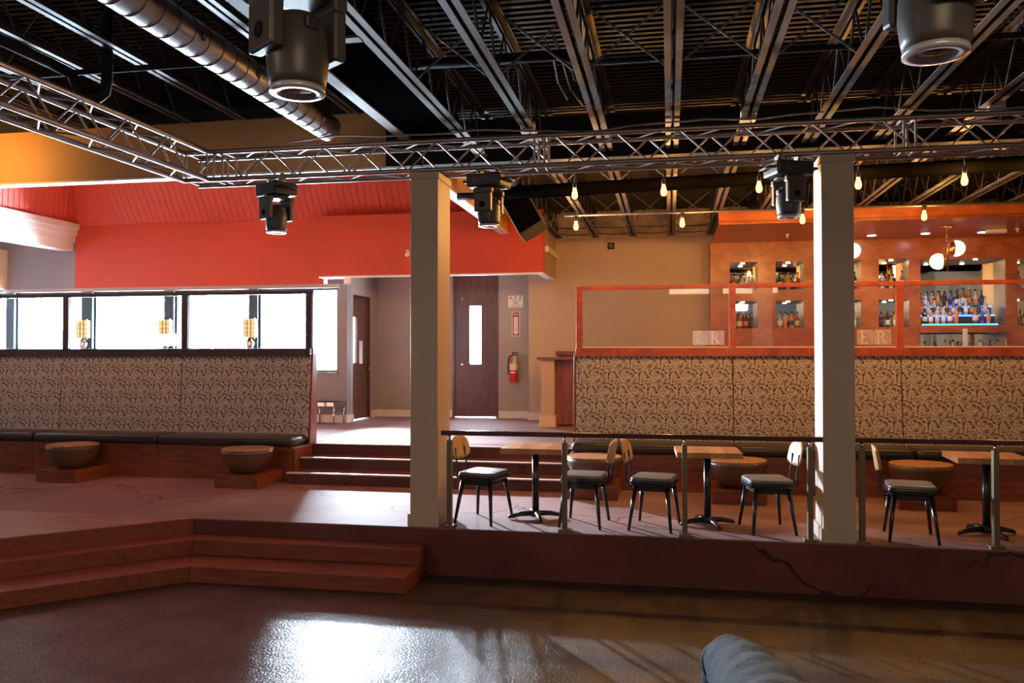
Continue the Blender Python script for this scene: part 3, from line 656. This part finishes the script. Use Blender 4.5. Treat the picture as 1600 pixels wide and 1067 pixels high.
dup(c0,(-.85,8.43,PZ),PI-R(6),'grey-seated dining chair at the table nearest the steps, facing the front-step column',GR)
dup(c0,(-.15,8.40,PZ),R(-10),'grey-seated dining chair back to back with another, facing the middle dining table',GR)
dup(c0,(.93,8.47,PZ),PI+R(10),'grey-seated dining chair with its back to the bar-side column',GR)
dup(c0,(2.2,8.33,PZ),R(-8),'grey-seated dining chair on the bar side of the column facing the last table',GR)
dup(c0,(3.52,8.42,PZ),PI,'grey-seated dining chair at the far end of the last dining table',GR)
def make_table(label):
    e=thing('dining_table',label,'table'); [obj('top_plank',B().box(-.315+k*.1575,-.1585+k*.1575,-.3,.3,.7,.755),('oak','oakred','oak','oakdark')[k],e,True,.004) for k in range(4)]; obj('column',B().lathe([(.036,.04),(.036,.69)],14),'legm',e,True); obj('mount_plate',B().box(-.15,.15,-.15,.15,.69,.7),'legm',e,True)
    for k in range(4):
        a=PI/2*k+R(20); c,s_=math.cos(a),math.sin(a)
        obj('base_foot',B().tube([(c*.02,s_*.02,.055),(c*.16,s_*.16,.05),(c*.27,s_*.27,.028),(c*.29,s_*.29,.012)],[.03,.026,.02,.013],8),'legm',e,True)
    obj('base_hub',B().lathe([(.05,.02),(.055,.06),(.04,.085)],14),'legm',e,True); return e
t0=make_table('square oak-topped pedestal table nearest the upper steps'); t0.location=(-1.38,8.62,PZ); t0['group']='dining tables along the railing'
dup(t0,(.37,8.6,PZ),R(2),'square oak-topped pedestal table between the two railing posts beside the bar-side column','dining tables along the railing')
dup(t0,(2.95,8.62,PZ),R(-4),'square oak-topped pedestal table on the bar side of the column','dining tables along the railing')

# ================================================================ ENTRY FURNISHINGS
pw=thing('host_stand','half-height host counter with a dark wood cap by the damask banquette','counter',(-2.1,14.6,UZ))
obj('side_wall',B().box(-2.22,-1.98,14.43,15.2,UZ,2.09),'tan',pw); obj('base_trim',B().box(-2.24,-1.96,14.41,15.2,UZ,UZ+.2),'cream',pw); obj('counter_cap',B().box(-2.28,-1.0,14.36,15.25,2.09,2.13),'redwood',pw,False,.005)
obj('front_panel',B().box(-1.98,-1.0,14.6,14.64,UZ+.04,2.09),'redwoodz',pw); obj('raised_shelf',B().box(-2.03,-1.0,14.95,15.15,2.16,2.24),'redwood',pw,False,.005); obj('shelf_riser',B().box(-2.0,-1.0,15.0,15.1,2.13,2.16),'redwood',pw)
# extinguisher and signs
x=-3.045; e=thing('fire_extinguisher','red fire extinguisher with a green tag hanging on the entry wall','extinguisher',(x,EY-.09,1.63))
obj('cylinder',B().lathe([(.06,0),(.08,.012),(.08,.4),(.065,.45),(.03,.48),(.022,.5)],20),'red',e,True); obj('paper_band',B().lathe([(.0805,.24),(.0812,.242),(.0812,.37),(.0805,.372)],20),'signwhite',e,True)
obj('small_label',B().box(-.045,.045,-.0835,-.08,.18,.21),'signwhite',e,True); obj('valve',B().lathe([(.025,.5),(.02,.54)],10),'chrome',e,True); obj('handle',B().box(-.02,.09,-.015,.015,.54,.555).box(-.02,.085,-.012,.012,.585,.6).box(-.02,.0,-.012,.012,.54,.6),'blacksoft',e,True)
obj('hose',B().tube([(-.02,0,.53),(-.09,0,.5),(-.105,0,.4),(-.1,-.01,.16)],.013,8),'blacksoft',e,True); obj('inspection_tag',B().box(.005,.075,-.1,-.097,.36,.52),'tag',e,True); obj('wall_bracket',B().box(-.03,.03,.08,.089,.3,.5),'chrome',e,True)
def text(name,s,size,mat,parent,loc,rot=(R(90),0,0)):
    c=bpy.data.curves.new(name,'FONT'); c.body=s; c.size=size; c.align_x='CENTER'; c.align_y='CENTER'; c.space_line=.82
    o=bpy.data.objects.new(name,c); me=bpy.data.meshes.new_from_object(o); bpy.data.objects.remove(o); me.materials.append(M[mat])
    q=bpy.data.objects.new(name,me); col.objects.link(q); q.parent=parent; q.location=loc; q.rotation_euler=rot; return q
e=thing('paper_notice','white paper notice with three grey seals above the extinguisher sign','sign',(-3.02,EY-.004,3.24)); obj('sheet',B().box(-.15,.15,0,.003,-.117,.117),'signwhite',e,True)
for k in (-.1,0,.1): obj('seal',B().lathe([(.022,0),(.022,-.002)],16,(k,0,.075),'y'),'signgrey',e,True)
for k,wd,h in ((.03,.2,.008),(.005,.16,.008),(-.03,.08,.022),(-.07,.2,.006),(-.09,.18,.006)): obj('print_line',B().box(-wd/2,wd/2,-.002,0,k-h/2,k+h/2),'signgrey',e,True)
e=thing('extinguisher_sign','upright fire extinguisher arrow sign in white and maroon','sign',(-3.013,EY-.004,2.79)); obj('plate',B().box(-.08,.08,0,.003,-.245,.245),'signwhite',e,True); obj('maroon_field',B().box(-.066,.066,-.0012,0,-.232,.232),'maroon',e,True)
obj('arrow',B().prismy([(-.042,.14),(-.042,-.16),(-.062,-.16),(0,-.225),(.062,-.16),(.042,-.16),(.042,.14)],-.0024,-.0012),'signwhite',e,True)
text('lettering','FIRE',.06,'signwhite',e,(0,-.0016,.185)); text('lettering','\n'.join('EXTINGUISHER'),.03,'maroon',e,(0,-.003,-.01))
tag(obj('wall_speaker',B().box(-1.15,-1.03,15.9,15.949,4.19,4.31),'black',None,False,.006),'small black square box high on the tan wall','speaker')
obj('speaker_mesh',B().box(-1.13,-1.05,15.895,15.9,4.21,4.29),'charcoal',bpy.data.objects['wall_speaker'])
e=thing('motion_sensor','small white motion sensor on the orange bulkhead beside the column','sensor',(-4.66,BY,3.99)); obj('body',B().lathe([(.05,-.001),(.05,-.03),(.035,-.06),(.01,-.07)],16,(0,0,0),'y'),'white',e,True); obj('mount',B().box(-.03,.03,-.012,-.001,.03,.09),'white',e,True)
# waiting chair + side table
e=thing('lounge_chair','grey shell chair half hidden behind the window banquette','chair',(-6.53,13.85,UZ)); obj('seat_shell',rbox(B(),-.25,.25,-.25,.25,.4,.48,.09,5,.03),'charcoal',e,True)
obj('back_shell',B().prismx([(-.23,.46),(-.28,.95),(-.23,.97),(-.17,.48)],-.24,.24),'seat',e,True,.03).matrix_basis=Matrix.Rotation(R(90),4,'Z')
for sx in (-1,1):
    for sy in (-1,1): obj('leg',B().tube([(sx*.18,sy*.18,.4),(sx*.24,sy*.24,0)],[.018,.012],8),'legm',e,True)
e=thing('side_table','low side table with black glass top and chrome legs beside the shell chair','table',(-6.2,14.42,UZ)); obj('table_top',B().box(-.24,.24,-.24,.24,.38,.4),'black',e,True,.004); obj('chrome_rim',B().box(-.25,.25,-.25,-.24,.33,.4).box(-.25,.25,.24,.25,.33,.4).box(-.25,-.24,-.25,.25,.33,.4).box(.24,.25,-.25,.25,.33,.4),'chrome',e,True)
for sx in (-1,1):
    for sy in (-1,1): obj('leg',B().tube([(sx*.235,sy*.235,.33),(sx*.235,sy*.235,0)],.013,8),'chrome',e,True)
# sconces on the piers
for i,((a,c),nm) in enumerate(zip(piers[1:],('first','second','third'))):
    xc=(a+c)/2-.02; e=thing('wall_sconce','lit lattice wall sconce on the pier, %s from the entry end of the windows'%('third','second','first')[i],'lamp',(xc,WY-.03,2.68),0,'lattice sconces between the windows')
    obj('lamp_box',B().box(-.11,.11,-.1,0,-.17,.17),'sconce',e,True)
    for k in range(4): obj('lattice_bar',B().box(-.115+k*.073,-.105+k*.073,-.112,-.102,-.18,.18),'legm',e,True)
    for k in range(5): obj('lattice_bar',B().box(-.115,.125,-.112,-.102,-.18+k*.088,-.17+k*.088),'brass',e,True)
    obj('outer_frame',B().box(-.24,-.225,-.12,-.1,-.2,.2).box(-.24,.12,-.12,-.1,.185,.2).box(-.24,.12,-.12,-.1,-.2,-.185),'legm',e,True)
    obj('drop_finial',B().lathe([(.05,-.2),(.09,-.28),(.05,-.42)],6,(0,-.06,0)),'chrome',e,True)

# ================================================================ ROOF STEEL
def joist(x,y0,y1,zb,zt,label,grp,pitch=.62):
    e=thing('roof_joist',label,'joist',(x,y0,zb),0,grp)
    for s_ in (-1,1):
        a,c=sorted((s_*.011,s_*.068)); h0,h1=sorted((s_*.011,s_*.017))
        obj('bottom_chord',B().box(x+a,x+c,y0,y1,zb,zb+.007).box(x+h0,x+h1,y0,y1,zb,zb+.05),'steel',e)
        obj('top_chord',B().box(x+a,x+c,y0,y1,zt-.007,zt).box(x+h0,x+h1,y0,y1,zt-.05,zt),'web',e)
    n=int((y1-y0)/pitch)
    for i in range(n):
        ya=y0+.1+i*pitch
        rod('web_rod',(x,ya,zb+.02),(x,ya+pitch/2,zt-.02),.0105,'web',e); rod('web_rod',(x,ya+pitch/2,zt-.02),(x,ya+pitch,zb+.02),.0105,'web',e)
    return e
ORD=['first','second','third','fourth','fifth','sixth','seventh','eighth','ninth','tenth','eleventh','twelfth']
JX=[.035+.706*k for k in range(-3,9)]
for k,x in enumerate(JX):
    if k<9: joist(x,3.4,9.22,ZB,ZD-.005,'grey open-web joist on the stage side of the black girder, %s from the box beam'%ORD[k],'near-bay joists')
    joist(x,9.4,15.93,ZB,ZD-.005,'grey open-web joist between black girder and bar wall, %s from the cream fascia'%ORD[k],'far-bay joists')
LX=[-2.88*r for r in (1.28,1.53,1.78,2.03,2.28,2.53,2.78,3.03)]
for k,x in enumerate(LX): joist(x,3.4,9.34,LB,LD-.005,'grey open-web joist over the stage, %s from the black box beam'%ORD[k],'stage-bay joists')
for y,g in ((6.5,'near'),(10.7,'far'),(14.1,'rear')):
    for k,(xa,xb) in enumerate(zip(JX[:-1],JX[1:])):
        e=thing('cross_brace','crossed rods bracing joists in the %s row, %s bay from the box beam'%({'near':'stage-side','far':'girder-side','rear':'wall-side'}[g],ORD[k]),'brace',((xa+xb)/2,y,ZB),0,g+' cross braces')
        rod('brace_rod',(xa+.07,y,ZB+.01),(xb-.07,y+.02,ZD-.04),.010,'steel',e); rod('brace_rod',(xa+.07,y+.03,ZD-.04),(xb-.07,y+.05,ZB+.01),.010,'steel',e)
e=thing('steel_girder','deep black steel girder crossing the ceiling above the truss','girder',(2.5,9.3,4.36)); obj('web_plate',B().box(-2.8,8.45,9.29,9.31,4.38,4.84),'black',e); obj('top_flange',B().box(-2.8,8.45,9.22,9.38,4.83,4.85),'black',e); obj('bottom_flange',B().box(-2.8,8.45,9.22,9.38,4.36,4.38),'black',e)
e=thing('roof_beam','wide black box beam with grey edge plates running towards the truss','beam',(-2.6,3.4,4.6))
obj('beam_box',B().box(-2.92,-2.36,2.8,9.2,4.66,4.9),'void',e); obj('edge_plate',B().box(-3.04,-2.92,2.8,9.2,4.64,4.66),'steel',e); obj('edge_plate',B().box(-2.37,-2.32,2.8,9.2,4.64,4.66),'steel',e); obj('cross_plate',B().box(-2.92,-2.37,6.1,6.2,4.635,4.66),'steel',e)
tag(obj('end_plate',B().box(-3.26,-2.83,9.27,9.33,4.37,5.05),'black'),'black steel plate closing the cream fascia beside the box beam','plate')
# spiral duct
DX,DZ,DR=-3.77,4.72,.145
e=thing('spiral_duct','round galvanised spiral duct hung under the stage roof','duct',(DX,6,DZ-DR))
pf=[]; y=2.6
while y<8.75: pf+=[(DR,y),(DR,y+.19),(DR+.003,y+.193),(DR+.003,y+.203),(DR,y+.206)]; y+=.206
obj('duct_tube',B().lathe([(r,h) for r,h in pf],44,(DX,0,DZ),'y',False),'duct',e); obj('end_cap',B().lathe([(DR-.01,pf[-1][1]-.002),(DR+.004,pf[-1][1]+.004),(DR-.03,pf[-1][1]+.01)],28,(DX,0,DZ),'y'),'black',e)
sm_=B().lathe([(DR+.002,-.004),(DR+.006,-.002),(DR+.006,.002),(DR+.002,.004)],32,(0,0,0),'y').mesh('seam_ring','web')
for k in range(29):
    o=bpy.data.objects.new('seam_ring',sm_); col.objects.link(o); attach(o,e); o.location=(DX,2.798+k*.206,DZ)
for yy in (4.2,5.1,6.0,6.9,7.7,8.3):
    obj('air_nozzle',B().lathe([(.03,0),(.03,.03),(.012,.04)],12,(DX+DR-.01,yy,DZ-.03),'x'),'duct',e)
for yy in (4.6,7.2): obj('hanger',B().tube([(DX,yy,DZ+DR),(DX,yy,LD)],.006,6),'web',e)
# pipes
def pipe(label,path,r,mat='black',name='pipe'):
    return tag(obj(name,B().tube(path,r,12),mat),label,'pipe')
pipe('black drain pipe with a U-bend hanging below the stage roof',[(-5.55,4.4,4.83),(-5.55,6.6,4.83),(-5.5,6.85,4.8),(-5.47,6.9,4.68),(-5.42,6.93,4.6),(-5.3,6.95,4.58),(-5.22,6.95,4.63),(-5.2,6.95,4.75),(-5.2,6.95,5.5)],.05)
pipe('thin black pipe crossing the stage bay above the drain pipe',[(-9.5,7.09,4.9),(-6.0,7.09,4.9),(-3.4,7.09,4.9)],.028)
pipe('grey conduit crossing the stage bay near the roof',[(-9.5,5.2,4.95),(-4.2,5.2,4.95)],.03,'duct','conduit')
pipe('black sprinkler pipe crossing the joists over the seating',[(-2.25,7.0,4.72),(-.9,7.0,4.72),(-.78,7.0,4.66),(-.75,7.0,4.5)],.045)
pipe('black sprinkler branch pipe crossing the joists beside the elbow',[(-.7,7.3,4.74),(4.5,7.3,4.74)],.025)
pipe('black steel pipe running behind the column towards the bar',[(-2.3,10.82,4.315),(.9,10.5,4.315),(4.2,10.18,4.315),(7.5,9.9,4.315)],.085,'void')
pipe('black pipe elbow behind the front-step column',[(-2.8,10.86,4.3),(-2.52,10.84,4.3),(-2.44,10.7,4.4),(-2.42,10.2,4.55),(-2.42,9.5,4.62)],.05)
pipe('thin warm-lit conduit carrying the lower row of bulbs',[(-1.5,12.0,4.19),(6.5,12.0,4.17)],.014,'steel','conduit')
for i,(z,s0) in enumerate(((4.5,.03),(4.62,.025))):
    pth=[]
    for k in range(0,41):
        xx=-2.2+k*.08; pth.append((xx,15.9,z-s0*math.sin(PI*((xx-.035)/.706%1))))
    tag(obj('cable',B().tube(pth,.008,6),'blacksoft'),'black cable sagging between joists at the %s of the rough wall band'%('foot','middle')[i],'cable')
# loose cables drooping from deck
for i,(x0,x1,y,z0,z1) in enumerate(((-.95,-.62,7.35,4.85,4.5),(-.98,-.8,7.6,4.9,4.52),(-1.05,-.93,7.5,4.9,4.55))):
    tag(obj('cable',B().tube([(x0,y-.5,z0),(x0+.05,y-.2,z0-.12),((x0+x1)/2,y,z1+.1),(x1,y+.2,z1)],.009,6),'steel'),('grey cable drooping closest to the sprinkler elbow','grey cable drooping between two others by the sprinkler elbow','grey cable drooping farthest from the sprinkler elbow')[i],'cable','drooping cables by the sprinkler elbow')

# ================================================================ BULBS
def make_bulb(top):
    e=thing('edison_bulb','glowing filament bulb','bulb'); obj('socket',B().lathe([(.02,.02),(.024,.03),(.024,.09),(.012,.1)],12),'blacksoft',e,True)
    obj('bulb_glass',B().lathe([(.004,-.11),(.026,-.1),(.036,-.075),(.034,-.04),(.022,0),(.018,.02)],14),'bulb',e,True); obj('cord',B().tube([(0,0,.1),(0,0,top)],.005,6),'blacksoft',e,True)
    glow(e,-.055,66,(1,.5,.14),.012); return e
pipe('thin conduit carrying the upper row of bulbs',[(-1.6,9.95,4.395),(5.3,9.95,4.395)],.012,'steel','conduit')
for pts,Y,zb,ztop,grp,lb in ((((898,307),(1037,300),(1186,293),(1341,287),(1507,281)),9.95,4.10,4.39,'upper row of bulbs','glowing filament bulb hanging close to the black steel pipe'),(((900,352),(1066,347),(1254,341),(1444,335)),12.0,4.085,4.185,'lower row of bulbs','glowing filament bulb hanging from the long conduit near the bar')):
    bb=None; k=-1
    for px,py in pts+(((1640,275),) if Y<10 else ()):
        k+=1; lk='%s, %s from the loudspeaker'%(lb,ORD[k])
        p=gy(px,py,Y); p.z=zb+.05 if Y<10 else zb
        if bb is None: bb=make_bulb(ztop-p.z); bb.location=p; bb['label']=lk; bb['group']=grp
        else: dup(bb,p,0,lk,grp)

# ================================================================ TRUSS
def truss(label,p,q,z,h,wd,pitch=.6,name='lighting_truss',joints=()):
    p=Vector((p[0],p[1],z)); q=Vector((q[0],q[1],z)); d=(q-p); L=d.length; u=d/L; s_=Vector((-u.y,u.x,0))*wd; up=Vector((0,0,h))
    e=thing(name,label,'truss',p)
    for o_ in (Vector(),s_,up,up+s_): rod('chord',p+o_,q+o_,.025,'alu',e,14)
    n=int(L/pitch)
    def lace(A,Bo,off):
        for i in range(n):
            a=off+i*pitch
            if a+pitch>L: break
            rod('brace',p+u*a+A,p+u*(a+pitch/2)+Bo,.0095,'alu',e,8); rod('brace',p+u*(a+pitch/2)+Bo,p+u*(a+pitch)+A,.0095,'alu',e,8)
    lace(Vector(),up,.1); lace(s_,s_+up,.4); lace(up,up+s_,.25); lace(Vector(),s_,.25)
    for a in [.03,L-.03]+[j+d_ for j in joints for d_ in (-.05,.05)]:
        for A,Bo in ((Vector(),up),(s_,s_+up),(up,up+s_),(Vector(),s_)): rod('end_brace',p+u*a+A,p+u*a+Bo,.012,'alu',e,8)
    return e
TZ=4.03
truss('long aluminium box truss spanning above the columns',(-5.1,8.06),(6.6,8.06),TZ,.29,.29,joints=(.4,3.85,7.25,10.6))
truss('aluminium box truss returning from the corner over the stage',(-5.1,8.06),(-5.2,3.3),TZ,.29,.29)
truss('aluminium box truss above the dance floor carrying the two large moving lights',(-5.15,2.95),(6.6,2.95),TZ,.29,.29)
pth=[(-3.9+.25*k,8.09+.03*math.sin(k*2.1),TZ+.365+.02*math.sin(k*.9)+.025*math.sin(k*.37)) for k in range(42)]
tag(obj('power_cable',B().tube(pth,.009,6),'cable'),'grey power cable lying along the top of the long truss','cable')
for k,(px,py) in enumerate(((820,192),(1172,173),(1568,158))):
    p=gy(px,py,8.02); e=thing('junction_box','grey junction box above the long truss, %s from the loudspeaker'%ORD[k],'box',(p.x,8.2,p.z-.05),0,'junction boxes above the truss')
    obj('box_body',B().box(-.07,.07,-.05,.05,0,.1),'boxgrey',e,True,.008); obj('box_lead',B().tube([(.02,0,.0),(.03,-.03,-.04),(.02,-.05,-.07)],.007,6),'blacksoft',e,True); obj('box_hanger',B().tube([(0,0,.1),(0,0,ZD-p.z)],.006,6),'web',e,True)

# ================================================================ MOVING LIGHTS
def make_mover(label):
    e=thing('moving_light',label,'stage light')
    obj('base_housing',B().box(-.185,.185,-.14,.14,-.19,-.06),'blacksoft',e,True,.02); obj('side_handle',B().tube([(-.185,-.09,-.12),(-.235,-.09,-.12),(-.235,.09,-.12),(-.185,.09,-.12)],.013,8),'blacksoft',e,True); obj('side_handle',B().tube([(.185,-.09,-.12),(.235,-.09,-.12),(.235,.09,-.12),(.185,.09,-.12)],.013,8),'blacksoft',e,True)
    obj('display',B().box(-.12,-.06,-.145,-.139,-.15,-.1),'charcoal',e,True)
    for sx in (-.1,.1): obj('clamp',B().box(sx-.02,sx+.02,-.025,.025,-.06,.03).lathe([(.04,sx-.022),(.04,sx+.022)],14,(0,0,0),'x'),'alu',e,True)
    y_=obj('yoke',B().lathe([(.13,-.19),(.13,-.215),(.09,-.225)],20).box(-.1,.1,-.155,-.095,-.26,-.2).box(-.1,.1,.095,.155,-.26,-.2).box(-.09,.09,-.155,-.1,-.44,-.25).box(-.09,.09,.1,.155,-.44,-.25),'charcoal',e,True,.014)
    for sy in (-1,1): obj('pivot_emblem',B().lathe([(.03,sy*.155),(.03,sy*.16),(.02,sy*.161),(.018,sy*.157)],16,(0,0,-.37),'y'),'black',y_,True)
    h=obj('lamp_head',B().lathe([(.05,-.275),(.075,-.285),(.098,-.32),(.112,-.39),(.114,-.45),(.106,-.52),(.098,-.555)],28),'charcoal',e,True)
    [obj('head_vent',B().box(q-.03,q+.03,-.03,.03,-.36,-.31),'blacksoft',h,True,.01) for q in (-.085,.085)]
    obj('lens_ring',B().lathe([(.1,-.55),(.102,-.57),(.07,-.572),(.066,-.56)],28),'lensring',h,True); obj('lens',B().lathe([(.066,-.556),(.05,-.563),(.01,-.566)],24),'lens',h,True)
    return e
m0=make_mover('black moving light on the truss in front of the orange wall'); p=gy(432,320,8.06); m0.location=(p.x,8.06,TZ-.02); m0.rotation_euler.z=R(-30)
p=gy(764,300,8.06); dup(m0,(p.x,8.06,TZ-.02),R(-14),'black moving light on the truss beside the tilted loudspeaker')
p=gy(1232,290,8.06); dup(m0,(p.x,8.06,TZ-.02),R(22),'black moving light on the truss beside the bar-side column')
for (px,py),rz,lb in (((465,120),R(-36),'large-looking moving light hanging before the spiral duct'),((1462,60),R(20),'large-looking moving light hanging over the dance floor on the bar side')):
    zt=3.0; d=ray(px,py); 
    # lens height fixed by the common hanging height, distance from the ray
    p=gz(px,py+25,TZ-.70); o=dup(m0,(p.x,p.y,TZ-.02),rz,lb.replace('large-looking ','')); o.scale=(1.2,1.2,1.2)
    # short pipe arm joining the near truss
    tag(obj('truss_arm',B().tube([(p.x,2.9,TZ),(p.x,p.y+.15,TZ)],.02,8),'alu'),'aluminium arm holding the %s'%lb.replace('large-looking ',''),'arm')
# loudspeaker
SP=gy(818,332,11.12)
e=thing('loudspeaker','black loudspeaker tilted downwards behind the black steel pipe','speaker',(SP.x,SP.y,SP.z-.33))
rot=Matrix.Translation(SP)@Matrix.Rotation(R(-30),4,'Y')@Matrix.Rotation(R(-14),4,'X')
for nm,bx,mt,bv in (('cabinet',B().box(-.18,.18,-.16,.16,-.33,.33),'blacksoft',.012),('grille',B().box(-.17,.17,-.175,-.16,-.32,.32),'void',.006),('input_panel',B().box(-.16,.16,-.14,.14,-.334,-.33),'charcoal',0),('trim_strip',B().box(-.186,-.175,-.175,.12,-.33,.33),'lensring',0)):
    o=obj(nm,bx,mt,None,False,bv); o.parent=e; o.matrix_basis=Matrix.Translation(-WL[e.name])@rot
obj('hanging_bar',B().box(-2.15,-1.3,11.1,11.14,4.385,4.419),'steel',e)
for xx in (SP.x-.2,SP.x-.02): obj('hanging_rod',B().tube([(xx,11.12,4.39),(xx,11.12,SP.z+.12)],.012,8),'blacksoft',e)

# ================================================================ PERSON (seated beside the camera, only a bent knee in view)
path=[gy(*q) for q in ((1330,1420,.75),(1265,1240,.93),(1215,1140,1.1),(1184,1088,1.26),(1160,1056,1.4),(1143,1036,1.48),(1137,1036,1.51),(1137,1062,1.525),(1140,1120,1.51),(1142,1220,1.48),(1145,1340,1.45),(1148,1500,1.42))]
KX=path[-1].x
rad=[.074,.07,.066,.062,.056,.046,.043,.046,.05,.05,.048,.046]
# resample finely and add cloth folds
P=[];Rd=[]
for i in range(len(path)-1):
    for k in range(6):
        t=k/6; P.append(Vector(path[i]).lerp(Vector(path[i+1]),t)); Rd.append(rad[i]*(1-t)+rad[i+1]*t)
for i in range(len(P)): Rd[i]+=.0022*math.sin(i*1.25)+.0014*math.sin(i*2.3+1)
for _ in range(3): P=[P[0]]+[(P[i-1]+P[i]*2+P[i+1])/4 for i in range(1,len(P)-1)]+[P[-1]]
e=thing('person','seated person in blue-grey trousers with one bent knee raised','person',(KX-.015,1.4,.95))
lg=obj('trouser_leg',B().tube(P,Rd,28),'denim',e)
md=lg.modifiers.new('sub','SUBSURF'); md.levels=1; md.render_levels=1
tx=bpy.data.textures.new('folds','CLOUDS'); tx.noise_scale=.05
dm=lg.modifiers.new('folds','DISPLACE'); dm.texture=tx; dm.strength=.012; dm.mid_level=.5
obj('shoe',rbox(B(),KX-.065,KX+.035,1.33,1.6,.951,1.06,.045,4,.03),'blacksoft',e)
struct('stage_riser',B().box(-.9,1.6,-.9,1.62,0,.95),'black',.01)
